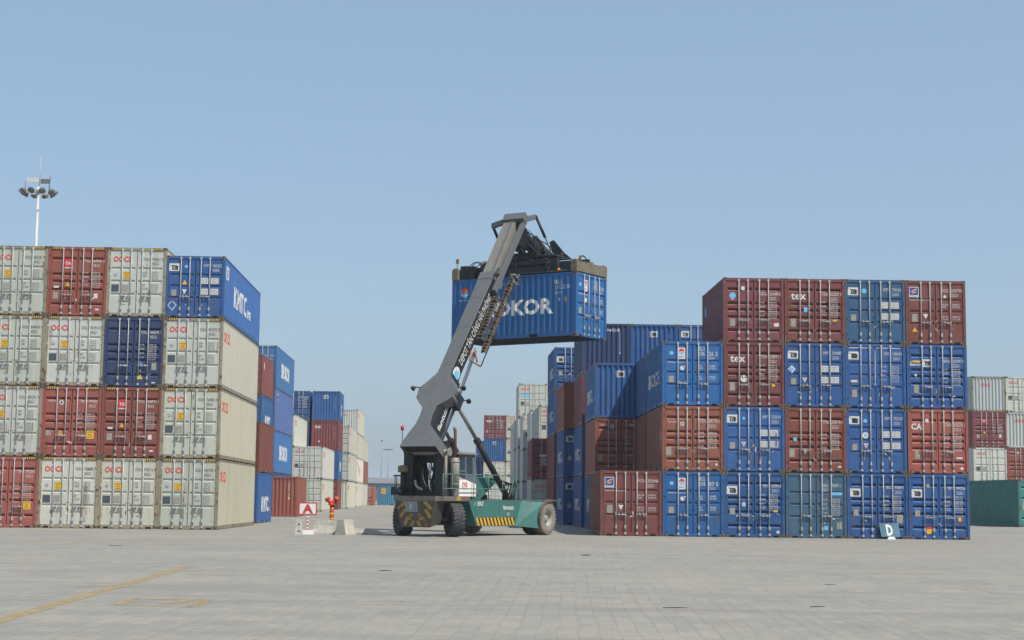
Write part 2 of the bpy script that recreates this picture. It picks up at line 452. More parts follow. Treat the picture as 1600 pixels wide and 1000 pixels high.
DW = (W - 0.225) / 2
STY = {'panel': ([0.285, 0.49, 0.70], 0.058, 0.040), 'rib': ([0.145, 0.395, 0.508, 0.635, 0.87], 0.082, 0.060)}
def m_door(H, style, sx):
    """one leaf, hinged on the sx side; outer face towards -y"""
    mb = MB(); Hd = H - 0.29; z0 = 0.155; z1 = z0 + Hd
    xa, xb = (-W / 2 + 0.118, -0.016) if sx < 0 else (0.016, W / 2 - 0.118)
    yo = 0.030; bd = 0.055
    # perimeter
    mb.box(xa, xa + bd, yo, yo + 0.055, z0, z1); mb.box(xb - bd, xb, yo, yo + 0.055, z0, z1)
    mb.box(xa + bd, xb - bd, yo, yo + 0.055, z0, z0 + bd); mb.box(xa + bd, xb - bd, yo, yo + 0.055, z1 - bd, z1)
    fr, hw, dp = STY[style]
    pts = [(z0 + bd, yo + 0.004)]
    sl_ = 0.026 if style == 'panel' else 0.060
    for f in sorted(1 - q for q in fr):
        zc = z0 + Hd * f
        pts += [(zc - hw, yo + 0.004), (zc - hw + sl_, yo + dp), (zc + hw - sl_, yo + dp), (zc + hw, yo + 0.004)]
    pts.append((z1 - bd, yo + 0.004))
    x0, x1 = xa + bd, xb - bd
    xm = (x0 + x1) / 2
    for (za, ya), (zb, yb) in zip(pts[:-1], pts[1:]):
        if style == 'rib':
            for (p0, p1) in ((x0, xm - 0.02), (xm + 0.02, x1)):
                mb.face([(p0, ya, za), (p1, ya, za), (p1, yb, zb), (p0, yb, zb)])
        else:
            mb.face([(x0, ya, za), (x1, ya, za), (x1, yb, zb), (x0, yb, zb)])
    if style == 'rib':
        mb.face([(xm - 0.02, yo + 0.004, z0 + bd), (xm + 0.02, yo + 0.004, z0 + bd), (xm + 0.02, yo + 0.004, z1 - bd), (xm - 0.02, yo + 0.004, z1 - bd)])
    # groove ends
    k = 1
    cols = [x0, x1] if style == 'panel' else [x0, xm - 0.02, xm + 0.02, x1]
    for g in range(len(fr)):
        q = pts[1 + 4 * g: 5 + 4 * g]
        for i, x in enumerate(cols):
            ring = [(x, y, z) for z, y in q]
            mb.face(ring if i % 2 == 0 else ring[::-1])
    # hinges
    xh = xa - 0.03 if sx < 0 else xb + 0.03
    for f in (0.09, 0.36, 0.62, 0.90):
        mb.box(xh - 0.04, xh + 0.04, 0.0, 0.05, z0 + Hd * f - 0.04, z0 + Hd * f + 0.04)
    # lock lug between the leaves
    xl = -0.09 if sx < 0 else 0.02
    mb.box(xl, xl + 0.07, yo - 0.012, yo + 0.01, 1.05, 1.13)
    return mb.mesh('door', [WHITE])
def m_rod(H):
    mb = MB(); z0, z1 = 0.05, H - 0.05
    mb.tube([(0, -0.012, z0), (0, -0.012, z1)], 0.0175, 8)
    for z in (z0 + 0.06, z1 - 0.06):
        mb.box(-0.042, 0.042, -0.030, 0.012, z - 0.040, z + 0.040)
    for f in (0.30, 0.52, 0.74):
        mb.box(-0.030, 0.030, -0.030, 0.030, H * f - 0.014, H * f + 0.014)
    mb.box(-0.032, 0.032, -0.040, 0.012, 0.30, 0.44)
    return mb.mesh('lock_rod', [GALV])
def m_handle(sgn):
    mb = MB(); z = 0.86
    mb.tube([(0, -0.045, z), (sgn * 0.14, -0.055, z + 0.004), (sgn * 0.40, -0.060, z - 0.012)], 0.010, 6)
    mb.box(sgn * 0.26 - 0.022, sgn * 0.26 + 0.022, -0.045, 0.034, z - 0.045, z + 0.055)
    mb.box(-0.022, 0.022, -0.05, -0.02, z - 0.04, z + 0.04)
    return mb.mesh('door_handle', [GALV])

def inst(name, mesh, parent, mats, loc=None, color=None):
    o = bpy.data.objects.new(name, mesh); COL.objects.link(o); o.parent = parent
    if loc: o.location = loc
    for i, m in enumerate(mats):
        if m is not None:
            o.material_slots[i].link = 'OBJECT'; o.material_slots[i].material = m
    if color: o.color = color
    return o

# ---- markings: flat prints in (h, v) on a face, h from the viewer's left
FMAP = {
    'door': lambda L, h, v, o: (-W / 2 + h, 0.027 - o, v),
    'end':  lambda L, h, v, o: (W / 2 - h, L - 0.012 + o, v),
    'right': lambda L, h, v, o: (W / 2 - 0.006 + o, h, v),
    'left': lambda L, h, v, o: (-W / 2 + 0.006 - o, L - h, v),
}
def T(body, h, v, size, mat, width=None, bold=0.0, cond=0.62): return ('t', body, h, v, size, mat, width, bold, cond)
def Q(h0, h1, v0, v1, mat, off=0.0): return ('p', ((h0, v0), (h1, v0), (h1, v1), (h0, v1)), mat, off)
def PG(pts, mat, off=0.0): return ('p', tuple(pts), mat, off)
def DISC(h, v, r, mat, off=0.0, n=16, a0=0.0, a1=360.0):
    full = a1 - a0 >= 359.9
    pts = [(h + r * math.cos(R(a0 + (a1 - a0) * k / n)), v + r * math.sin(R(a0 + (a1 - a0) * k / n))) for k in range(n if full else n + 1)]
    return ('p', tuple(pts), mat, off)

def mark(name, face, L, prims):
    key = ('mk', face, L, tuple(prims))
    def make():
        bm = bmesh.new(); mats = []
        for pr in prims:
            if pr[0] == 't':
                _, body, h, v, size, mat, width, bold, cond = pr
                vs, fs = text_geo(body, bold)
                if not vs: continue
                wx = max(x for x, y in vs)
                kx = (width / wx) if width else size * cond
                pts = [(h + x * kx, v + y * size) for x, y in vs]; off = 0.004
                faces = fs
            else:
                _, pts, mat, off = pr
                pts = list(pts); faces = [tuple(range(len(pts)))]; off = off + 0.002
            if mat not in mats: mats.append(mat)
            mi = mats.index(mat)
            bv = [bm.verts.new((x, off, y)) for x, y in pts]
            for f in faces:
                try:
                    bf = bm.faces.new([bv[i] for i in f]); bf.material_index = mi
                except ValueError: pass
        if face in ('right', 'left', 'end'):
            ps = ENDP if face == 'end' else SIDEP[L]
            if face == 'end': br = [W / 2 - a for a, d in ps]; dep = lambda h: interp(ps, W / 2 - h)
            elif face == 'left': br = [L - a for a, d in ps]; dep = lambda h: interp(ps, L - h)
            else: br = [a for a, d in ps]; dep = lambda h: interp(ps, h)
            lo = min(v.co.x for v in bm.verts); hi = max(v.co.x for v in bm.verts)
            for b_ in br:
                if lo < b_ < hi:
                    bmesh.ops.bisect_plane(bm, geom=bm.verts[:] + bm.edges[:] + bm.faces[:], plane_co=(b_, 0, 0), plane_no=(1, 0, 0))
        else: dep = lambda h: 0.0
        fm = FMAP[face]
        for v in bm.verts:
            h, o, z = v.co.x, v.co.y, v.co.z
            v.co = fm(L, h, z, o - dep(h))
        me = bpy.data.meshes.new(name); bm.to_mesh(me); bm.free()
        # outward normals
        want = {'door': Vector((0, -1, 0)), 'end': Vector((0, 1, 0)), 'right': Vector((1, 0, 0)), 'left': Vector((-1, 0, 0))}[face]
        for m in mats: me.materials.append(m)
        me.update()
        bad = [p.index for p in me.polygons if p.normal.dot(want) < 0]
        if bad:
            b2 = bmesh.new(); b2.from_mesh(me); b2.faces.ensure_lookup_table()
            bmesh.ops.reverse_faces(b2, faces=[b2.faces[i] for i in bad]); b2.to_mesh(me); b2.free()
        return me
    me = cmesh(key, make)
    return me

NAMES = {'serial': 'serial_number', 'logo': 'logo', 'table': 'weight_table', 'wplate': 'weight_plate', 'plate': 'data_plate', 'caution': 'caution_sticker',
         'tri': 'warning_triangle', 'stripe': 'height_stripe', 'sticker': 'sticker', 'web': 'web_address', 'scuff': 'paint_scuff', 'run': 'rust_run', 'lettering': 'lettering', 'placard': 'placard'}

def serial(code, typ, v=2.1, mat=WHITE, h=1.50, size=0.125):
    a, b = code
    return ('serial', [T(a, h, v, size, mat, 0.28), T(b, h + 0.36, v, size, mat, 0.46), T(typ, h + 0.36, v - 0.19, size, mat, 0.27)])
def table(mat=WHITE, v=1.62, h=1.40):
    ps = []
    rows = (('MAX.GR.', '30480 KG'), ('', '67200 LB'), ('TARE', '2220 KG'), ('', '4890 LB'), ('NET', '28260 KG'), ('', '62310 LB'), ('CU.CAP.', '33.2 CU.M'), ('', '1172 CU.FT'))
    for i, (a, b) in enumerate(rows):
        vv = v - i * 0.088
        if a: ps.append(T(a, h, vv, 0.056, mat, 0.27))
        ps.append(T(b, h + 0.43, vv, 0.056, mat, 0.33))
    return ('table', ps)
def hstripe(H, x0):
    ps = [Q(x0, x0 + 0.45, H - 0.115, H - 0.025, DARK)]
    for k in range(5):
        x = x0 + 0.02 + k * 0.09
        ps.append(PG(((x, H - 0.115), (x + 0.04, H - 0.115), (x + 0.075, H - 0.025), (x + 0.035, H - 0.025)), YEL, 0.001))
    return ('stripe', ps)
def hstripes(H): return [hstripe(H, 0.17), hstripe(H, W - 0.62)]
def oocl_end(sn, H=HC, far=False):
    k = H / HC
    out = [('logo', [T('OOCL', 0.24, 2.30 * k, 0.22 * k, REDL, 0.76, 0.022)])]
    if far:
        out.append(('placard', [Q(0.19, 0.50, 1.04 * k, 1.34 * k, VENT), Q(0.64, 0.90, 1.04 * k, 1.32 * k, PLATE)]))
        return out
    out += [serial((('OOLU', sn)), '45G1', 2.36 * k, GREYT, 1.48),
            ('caution', [Q(0.66, 0.95, 1.58, 1.88, YEL), T('CAUTION', 0.69, 1.79, 0.06, DARK, 0.23, 0.01), T("9'6\"", 0.73, 1.69, 0.07, DARK, 0.15, 0.01), T('HIGH', 0.71, 1.61, 0.055, DARK, 0.18, 0.01)]),
            ('placard', [Q(0.19, 0.50, 1.04, 1.34, VENT)]),
            ('plate', [Q(0.64, 0.89, 1.06, 1.33, PLATE)]),
            ('sticker', [PG(((0.27, 1.74), (0.34, 1.67), (0.41, 1.74), (0.34, 1.81)), SBLUE), PG(((0.30, 1.74), (0.34, 1.70), (0.38, 1.74), (0.34, 1.78)), WHITE, 0.002)]),
            ('table', [T('MGW', 1.42, 1.80, 0.085, GREYT, 0.2), T('TARE', 1.42, 1.67, 0.085, GREYT, 0.2), T('32500 KG', 1.80, 1.83, 0.06, GREYT, 0.3), T('71650 LB', 1.80, 1.74, 0.06, GREYT, 0.3), T('3850 KG', 1.80, 1.65, 0.06, GREYT, 0.3), T('8490 LB', 1.80, 1.56, 0.06, GREYT, 0.3),
                       T('NET', 1.42, 1.28, 0.085, GREYT, 0.16), T('CU.CAP', 1.42, 1.14, 0.085, GREYT, 0.27), T('28650 KG', 1.80, 1.30, 0.06, GREYT, 0.3), T('63160 LB', 1.80, 1.21, 0.06, GREYT, 0.3), T('76.3 CU.M', 1.80, 1.12, 0.06, GREYT, 0.3), T('2694 CU.FT', 1.80, 1.03, 0.06, GREYT, 0.3)]),
            ] + hstripes(H)
    return out
def oocl_side(H=HC): return [('logo', [T('OOCL', 0.5, 1.98 * H / HC, 0.40, REDL, 1.75, 0.04)])]
def tal_end(sn, H=HC, code='TCLU'):
    return [('logo', [Q(0.68, 1.02, 2.02, 2.38, REDS), Q(0.68, 1.02, 1.98, 2.02, WHITE), T('TAL', 0.70, 2.13, 0.12, WHITE, 0.30, 0.03)]),
            serial((code, sn), '45G1', 2.24, WHITE, 1.50), table(WHITE, 1.78),
            ('tri', [PG(((0.74, 1.24), (0.94, 1.24), (0.84, 1.42)), YEL), Q(0.835, 0.85, 1.28, 1.36, DARK, 0.002)]),
            ('plate', [Q(0.24, 0.46, 0.70, 0.98, PLATE), Q(1.92, 2.08, 0.74, 0.94, WHITE)]),
            ('sticker', [Q(0.26, 0.47, 1.16, 1.24, WHITE), Q(2.0, 2.15, 0.24, 0.31, WHITE)])] + hstripes(H)
def plainred_end(sn, H=HC, code='TGHU', typ='45G1'):
    return [serial((code, sn), typ, 2.22, WHITE, 1.56), ('sticker', [DISC(0.80, 2.22, 0.095, WHITE), DISC(0.80, 2.22, 0.055, GREYT, 0.002), T('TEX', 0.22, 2.24, 0.08, WHITE, 0.36)]),
            table(WHITE, 1.72), ('tri', [PG(((0.68, 0.86), (0.92, 0.86), (0.80, 1.08)), YEL), Q(0.79, 0.81, 0.90, 1.02, DARK, 0.002)]),
            ('caution', [Q(1.86, 2.16, 0.74, 1.08, YEL), T('CAUTION', 1.89, 0.99, 0.06, DARK, 0.24, 0.01), T("9'6\"", 1.93, 0.88, 0.07, DARK, 0.15, 0.01), T('HIGH', 1.91, 0.79, 0.06, DARK, 0.18, 0.01)]),
            ('plate', [Q(0.20, 0.40, 0.86, 1.08, PLATE)])] + hstripes(H)
def klogo(h, v, s=1.0):
    w, g = 0.42 * s, 0.32 * s
    flag = ((h + .05 * s, v + .26 * s), (h + .13 * s, v + .20 * s), (h + .12 * s, v + .05 * s), (h + .36 * s, v + .04 * s), (h + .38 * s, v + .20 * s), (h + .30 * s, v + .25 * s), (h + .17 * s, v + .24 * s))
    return [Q(h, h + w, v, v + g, WHITE), PG(flag, DARK, 0.002), T('K', h + .17 * s, v + .075 * s, 0.13 * s, WHITE, 0.12 * s, 0.03)]
def k_end(code, sn, style='panel', typ='22G1', tri=None, H=HS, kv=1.94, extra=()):
    out = [('logo', klogo(0.12, kv)), serial((code, sn), typ, 2.12 if style == 'panel' else 1.98, WHITE, 1.56)]
    if style == 'panel':
        for h0, h1 in ((1.46, 1.76), (1.86, 2.18)):
            for v0 in (1.42, 0.97):
                ps = [Q(h0, h1, v0, v0 + 0.25, WHITE)]
                for r_ in range(3): ps.append(T('30480 KG' if h0 > 1.6 else 'MAX GR', h0 + 0.03, v0 + 0.17 - r_ * 0.07, 0.045, DARK, (h1 - h0) * 0.8))
                out.append(('wplate', ps))
    else: out.append(table(WHITE, 1.66))
    out.append(('plate', [Q(0.24, 0.45, 0.90, 1.16, PLATE)]))
    if tri == 'w': out.append(('tri', [PG(((0.70, 1.18), (0.90, 1.18), (0.80, 0.98)), WHITE), PG(((0.755, 1.15), (0.845, 1.15), (0.80, 1.06)), REDS, 0.002)]))
    if tri == 'y': out.append(('tri', [Q(1.98, 2.16, 1.0, 1.07, YEL), PG(((1.99, 0.97), (2.13, 0.97), (2.06, 0.84)), SBLUE)]))
    out += list(extra)
    return out
def tex_end(sn, code='TGHU', dy=0.0):
    return [('logo', [T('tex', 0.26, 1.80 + dy, 0.30, WHITE, 0.62, 0.022)]), serial((code, sn), '22G1', 1.96 + dy, WHITE, 1.50), table(WHITE, 1.62),
            ('plate', [Q(0.24, 0.45, 0.62, 0.96, PLATE)])]
def flor_end(sn):
    return [('logo', [Q(0.16, 0.54, 1.90, 2.32, WHITE), Q(0.185, 0.515, 1.98, 2.295, SBLUE, 0.002), PG(((0.22, 2.12), (0.34, 2.22), (0.49, 2.25), (0.44, 2.19), (0.35, 2.17), (0.28, 2.10)), YEL, 0.004), PG(((0.24, 2.02), (0.33, 2.11), (0.46, 2.14), (0.41, 2.08), (0.33, 2.06)), YEL, 0.004), T('florens', 0.22, 1.915, 0.045, SBLUE, 0.26)]),
            ('web', [T('www.florens.com', 0.16, 1.76, 0.085, WHITE, 0.86)]), serial(('FCIU', sn), '22G1', 2.12, WHITE, 1.50),
            ('table', [T('MAX.GR', 1.46, 1.58, 0.07, WHITE, 0.28), T('TARE', 1.46, 1.48, 0.07, WHITE, 0.18), T('30480 KG', 1.90, 1.58, 0.07, WHITE, 0.30), T('67200 LB', 1.90, 1.48, 0.07, WHITE, 0.30), T('NET WT', 1.46, 1.08, 0.07, WHITE, 0.28), T('CU.CAP', 1.46, 0.98, 0.07, WHITE, 0.27), T('28240 KG', 1.90, 1.08, 0.07, WHITE, 0.30), T('33.2 CU.M', 1.90, 0.98, 0.07, WHITE, 0.30)]),
            ('plate', [Q(0.26, 0.48, 0.90, 1.22, PLATE)]), ('tri', [PG(((0.70, 1.22), (0.92, 1.22), (0.81, 1.02)), WHITE)])]
def skl_end(a, b):
    return [('logo', [Q(0.62, 0.92, 1.86, 2.32, WHITE), DISC(0.77, 2.17, 0.115, REDL, 0.002, 12, 0, 180), DISC(0.77, 2.15, 0.115, LBLUE, 0.002, 12, 180, 360), Q(0.66, 0.88, 2.085, 2.10, WHITE, 0.004), T('SKL', 0.66, 1.92, 0.06, SBLUE, 0.22, 0.01)]),
            ('web', [T('www.sinokor.co.kr', 0.22, 1.70, 0.075, WHITE, 0.78)]),
            ('serial', [T('SKLU', 1.42, 2.20, 0.17, WHITE, 0.28), T(a, 1.42, 2.0, 0.17, WHITE, 0.28), T(b, 1.86, 2.0, 0.17, WHITE, 0.36), T('22G1', 1.86, 1.86, 0.10, WHITE, 0.24)]),
            ('table', [T('MAX', 1.42, 1.56, 0.075, WHITE, 0.18), T('TARE', 1.42, 1.46, 0.075, WHITE, 0.20), T('30480', 1.88, 1.56, 0.075, WHITE, 0.26), T('67200', 1.88, 1.46, 0.075, WHITE, 0.26), T('NET', 1.42, 1.12, 0.075, WHITE, 0.17), T('CAP', 1.42, 1.02, 0.075, WHITE, 0.19), T('28260', 1.88, 1.12, 0.075, WHITE, 0.26), T('1172', 1.88, 1.02, 0.075, WHITE, 0.24)]),
            ('sticker', [DISC(0.80, 1.50, 0.09, WHITE), PG(((0.80, 1.58), (0.93, 1.60), (0.88, 1.48)), WHITE), DISC(0.36, 2.10, 0.08, LBLUE)]),
            ('plate', [Q(0.24, 0.46, 0.92, 1.18, PLATE)])]
def kmtc_side(L=L20, h0=1.6, small=True):
    ps = [T('KMTC', h0, 0.82, 0.62, WHITE, 2.6, 0.03), T('LINE', h0 + 2.7, 0.80, 0.26, WHITE, 0.7, 0.02)]
    return [('logo', klogo(0.40, 1.85, 1.3)), ('lettering', ps)]
def kk_wall(): return [('logo', klogo(0.98, 1.92, 0.95)), ('serial', [T(c, 1.96, 2.02 - i * 0.125, 0.10, WHITE, 0.07) for i, c in enumerate('KMTU722138')])]
def tex_wall(): return [('logo', [T('tex', 0.24, 1.92, 0.30, WHITE, 0.62, 0.022)]), ('serial', [T(c, 1.96, 2.02 - i * 0.125, 0.10, WHITE, 0.07) for i, c in enumerate('TGHU514027')]), ('sticker', [PG(((0.58, 0.72), (0.72, 0.90), (0.70, 0.66)), WHITE)])]
def oocl_wall(): return [('logo', [T('OOCL', 0.62, 1.86, 0.20, REDL, 0.74, 0.035)])]
def sinokor_side(h0=3.2): return [('lettering', [T('SINOKOR', h0, 0.95, 0.95, WHITE, 5.6, 0.04)])]
def run_mat():
    m, t, b = newmat('rust_run')
    geo = N(t, 'ShaderNodeNewGeometry'); mp = N(t, 'ShaderNodeMapping'); mp.inputs['Scale'].default_value = (9, 9, 1.2); t.links.new(geo.outputs['Position'], mp.inputs[0])
    n1 = noise(t, mp.outputs[0], 2.2, 5, 0.65)
    b.inputs['Base Color'].default_value = (0.20, 0.115, 0.055, 1); b.inputs['Roughness'].default_value = 0.85
    tr = N(t, 'ShaderNodeBsdfTransparent'); mx = N(t, 'ShaderNodeMixShader'); t.links.new(ramp(t, n1, 0.40, 0.66, 0.0, 0.62), mx.inputs[0])
    t.links.new(tr.outputs[0], mx.inputs[1]); t.links.new(b.outputs[0], mx.inputs[2]); t.links.new(mx.outputs[0], t.nodes['Material Output'].inputs[0])
    return m
RUN = run_mat()
def rust_runs(seed, H, wide=False):
    r_ = random.Random(seed + 5); out = []
    for k in range(r_.choice((2, 3, 4))):
        h = r_.choice((0.20, 0.52, 0.98, 1.34, 1.72, 2.18)) + r_.uniform(-0.10, 0.10); v1 = r_.uniform(0.7, H - 0.25); l = r_.uniform(0.35, 1.1); w = r_.uniform(0.02, 0.07)
        v0 = max(0.22, v1 - l)
        out.append(('run', [PG(((h - w * 0.5, v0), (h + w * 0.3, v0), (h + w, (v0 + v1) / 2), (h + w * 0.7, v1), (h - w * 0.8, v1), (h - w, (v0 + v1) / 2)), RUN)]))
    if wide: out.append(('run', [PG(((1.72, 0.24), (1.98, 0.24), (2.04, 0.9), (2.0, 1.9), (1.80, 1.9), (1.74, 1.0)), RUN)]))
    return out
def scuffs(seed, n=7):
    r_ = random.Random(seed); out = []
    for k in range(n):
        h = r_.choice((0.62, 0.95, 1.25, 1.55, 1.85)) + r_.uniform(-0.12, 0.12); v = r_.uniform(0.50, 0.95); l = r_.uniform(0.03, 0.13); w = r_.uniform(0.006, 0.028); a = r_.uniform(0, 3.1)
        m = r_.choice((WHITE, PLATE, PLATE, DARK)); c, s_ = math.cos(a), math.sin(a)
        q = [(-l, -w * 0.4), (-l * 0.3, -w), (l * 0.6, -w * 0.7), (l, 0), (l * 0.4, w), (-l * 0.7, w * 0.8)]
        out.append(('scuff', [PG([(h + x * c - y * s_, v + x * s_ + y * c) for x, y in q], m)]))
    return out
def vserial(t, h, v, mat=WHITE): return ('serial', [T(c, h, v - i * 0.14, 0.11, mat, 0.075) for i, c in enumerate(t)])

def container(x, y, z, yaw, L, H, colour, style='panel', facing='door', marks=None, label='', group=None, side=None, roof=None,
              detail=2, frame_kind='frame', rods=None, name='shipping_container'):
    """x, y, z: middle of the bottom edge of the end that looks towards the camera"""
    marks = dict(marks or {})
    if detail >= 2 and facing == 'door': marks['front'] = list(marks.get('front', [])) + scuffs(len(label) * 31 + int(abs(x * 10)), 6) + rust_runs(len(label) * 17 + int(abs(x * 7)) + int(z * 13), H, 'rust run' in label)
    flip = facing == 'end'
    if flip:
        x += -math.sin(yaw) * L; y += math.cos(yaw) * L; yaw += math.pi
    root = empty(name, (x, y, z), yaw); tag(root, label, 'container', group)
    k = random.uniform(0.86, 1.10); tint = (k * random.uniform(0.96, 1.05), k, k * random.uniform(0.95, 1.05), 1)
    pm = P(colour); fm = P(colour, frame_kind); sm = P(side or colour)
    inst('frame', cmesh(('fr', L, H), lambda: m_frame(L, H)), root, [fm, None], None, tint)
    if detail >= 1:
        cm = cmesh('cast', m_casting)
        for sx in (-1, 1):
            for yy in (0.0875, L - 0.0875):
                for zz in (0.059, H - 0.059):
                    inst('corner_casting', cm, root, [], (sx * (W / 2 - 0.0795), yy, zz))
    inst('side_panel', cmesh(('sr', L, H), lambda: m_side(L, H)), root, [sm], None, tint)
    inst('side_panel', cmesh(('sl', L, H), lambda: m_side_l(L, H)), root, [sm], None, tint)
    inst('end_wall', cmesh(('en', L, H), lambda: m_end(L, H)), root, [pm], None, tint)
    inst('roof_panel', cmesh(('ro', L, H), lambda: m_roof(L, H)), root, [pm], None, tint)
    inst('floor', cmesh(('fl', L), lambda: m_floor(L)), root, [])
    rm = rods or (GALVW if colour in ('grey', 'white', 'cream', 'silver') else GALV)
    for sx in (-1, 1):
        d = inst('door', cmesh(('do', H, style, sx), lambda: m_door(H, style, sx)), root, [pm], None, tint)
        for q in ((0.245, 0.095)):
            inst('lock_rod', cmesh(('rod', H), lambda: m_rod(H)), d, [rm], (sx * q * W, 0, 0))
            if detail >= 2:
                sg = -sx if q > 0.2 else sx
                sg = 1 if (sx < 0) == (q > 0.2) else -1
                inst('door_handle', cmesh(('ha', sg), lambda: m_handle(sg)), d, [GALVH if colour in ('grey',) or random.random() < 0.6 else rm], (sx * q * W, 0, random.uniform(-0.02, 0.02)))
    fmap = {'front': 'end' if flip else 'door', 'right': 'left' if flip else 'right', 'left': 'right' if flip else 'left'}
    for fk, lst in marks.items():
        for kind, prims in lst:
            o = bpy.data.objects.new(NAMES[kind], mark(NAMES[kind], fmap[fk], L, prims)); COL.objects.link(o); o.parent = root
            if kind == 'stripe': o.location = (0, -0.022, 0)
    return root

def stack(X, Y, yaw, ref, levels, z0=None):
    """levels from the ground up; X, Y: the front left ('L') or front right ('R') bottom corner"""
    z = gz(X, Y) if z0 is None else z0
    s_ = W / 2 if ref == 'L' else -W / 2
    x = X + s_ * math.cos(yaw); y = Y + s_ * math.sin(yaw)
    for lv in levels:
        jx = random.uniform(-0.012, 0.012); jy = random.uniform(-0.02, 0.02)
        if lv.get('H', HS) == HC and lv['L'] == L40 and lv['colour'] in ('grey',): lv.setdefault('frame_kind', 'frame_oo')
        a = dict(lv); dx = a.pop('dx', 0.0); dyy = a.pop('dy', 0.0)
        H = a.setdefault('H', HS)
        container(x + jx + dx, y + jy + dyy, z, yaw, **a)
        z += H + GAPZ

# ------------------------------------------------------------------ the stacks
YL, YR = 0.0336, 0.0231
GL, GR = 'containers in the near stack on the left', 'containers in the near stack on the right'
GF, GN = 'containers stacked further back on the left', 'containers stacked further back on the right'
def C(colour, label, group, L=L20, H=HS, style='panel', facing='door', detail=1, **marks_kw):
    kw = {k: marks_kw.pop(k) for k in ('side', 'frame_kind', 'dx', 'dy', 'rods') if k in marks_kw}
    return dict(colour=colour, label=label, group=group, L=L, H=H, style=style, facing=facing, detail=detail, marks=marks_kw, **kw)
def oo(label, sn, **k):
    return C('grey', label, GL, L40, HC, detail=2, front=oocl_end(sn), side='cream', **k)

stepx = (W + 0.004)
near_left = [
    [C('rose', 'red-brown container with yellow height sticker in the bottom left corner, cut by the frame', GL, L40, HC, 'rib', detail=2, front=plainred_end('392203 5', code='TEMU')),
     oo('grey container cut by the frame edge, directly above the red-brown bottom corner one', '859201 7'),
     oo('grey container cut by the frame edge, third up in the leftmost column', '848420 1'),
     oo('grey container cut by the frame edge, at the top of the leftmost column', '845291 0')],
    [oo('grey container with rust run on its right door, on the ground beside red-brown corner one', '958888 7'),
     C('rose', 'red-brown container with yellow triangle and round white badge, left of the other red one', GL, L40, HC, 'rib', detail=2, front=plainred_end('494361 3', code='TEMU')),
     oo('grey container directly under the dark red one on top of the left stack', '901914 2'),
     C('talred', 'dark red container with pink square logo on the top row between two grey ones', GL, L40, HC, 'rib', detail=2, front=tal_end('649401 8'))],
    [oo('grey container on the ground directly under the dark red one with pink square logo', '978716 8'),
     C('talred', 'dark red container with pink square logo directly under the navy one', GL, L40, HC, 'rib', detail=2, front=tal_end('548974 3')),
     C('navy', 'navy blue container with white rods and yellow triangle among the grey ones', GL, L40, HC, 'rib', detail=2,
       front=[serial(('OOLU', '446395 5'), '45G1', 2.20, WHITE, 1.52), table(WHITE, 1.72), ('tri', [PG(((1.42, 0.32), (1.64, 0.32), (1.53, 0.52)), YEL)]),
              ('plate', [Q(1.98, 2.18, 0.70, 1.0, PLATE)]), ('sticker', [DISC(1.52, 0.92, 0.09, LBLUE), DISC(1.52, 0.92, 0.06, SBLUE, 0.002), Q(2.0, 2.14, 0.14, 0.20, WHITE)])]),
     oo('grey container on the top row beside the blue corner one, over the navy one', '958361 2')],
    [oo('grey corner container on the ground with its cream side facing the lane', '945785 1', right=oocl_side()),
     oo('grey corner container with cream side, second from the ground', '764842 6', right=oocl_side()),
     oo('grey corner container with cream side, directly under the blue top one', '853293 7', right=oocl_side()),
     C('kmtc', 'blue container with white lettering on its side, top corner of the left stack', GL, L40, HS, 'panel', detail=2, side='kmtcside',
       front=k_end('KMTU', '900335 1', 'panel', '4500', extra=[('tri', [PG(((0.68, 1.38), (0.88, 1.38), (0.78, 1.58)), YEL), PG(((0.68, 1.18), (0.88, 1.18), (0.78, 0.98)), WHITE)]),
             ('sticker', [PG(((0.10, 0.50), (0.30, 0.28), (0.48, 0.52), (0.28, 0.72)), WHITE), PG(((0.14, 0.50), (0.30, 0.33), (0.44, 0.52), (0.28, 0.67)), P('kmtc'), 0.002), DISC(0.83, 2.14, 0.07, LBLUE)])]),
       right=[('logo', klogo(0.55, 1.72, 1.7)), ('lettering', [T('KMTC', 3.0, 0.85, 0.85, WHITE, 4.3, 0.03), T('LINE', 7.5, 0.85, 0.36, WHITE, 1.4, 0.02)]), vserial('KMTU90', 11.6, 2.1)])],
]
cx, cy = -11.969, 66.656
for i, levels in enumerate(near_left):
    k = 3 - i
    stack(cx - k * stepx * math.cos(YL), cy - k * stepx * math.sin(YL), YL, 'R', levels, 0.0)

stack(-12.76, 82.4, YL, 'R', [
    C('kmtc', 'blue container with white side lettering on the ground just behind the grey left stack', GF, right=[vserial('E KMTU', 0.7, 2.1), ('lettering', [T('KMTC', 1.7, 0.62, 0.72, WHITE, 2.9, 0.04), T('LINE', 4.65, 0.62, 0.24, WHITE, 0.7, 0.02)])]),
    C('side_red', 'red container side on top of the lettered blue ground one behind the left stack', GF)])
stack(-16.02, 103.9, YL, 'R', [
    C('oxide', 'red container at the foot of a four high stack, hidden behind the left stack', GF),
    C('blue', 'blue container second up in a four high stack, hidden behind the left stack', GF),
    C('kmtc', 'small visible strip of blue side with white lettering between two red containers', GF, right=[vserial('E KMTU', 0.9, 2.1), ('lettering', [T('KMTC', 2.0, 0.62, 0.72, WHITE, 2.8, 0.04), T('LINE', 4.85, 0.62, 0.24, WHITE, 0.7, 0.02)])]),
    C('oxide', 'red container side at the top, in front of the tall light blue corner stack', GF, right=[('sticker', [DISC(0.9, 1.9, 0.22, WHITE)])])])
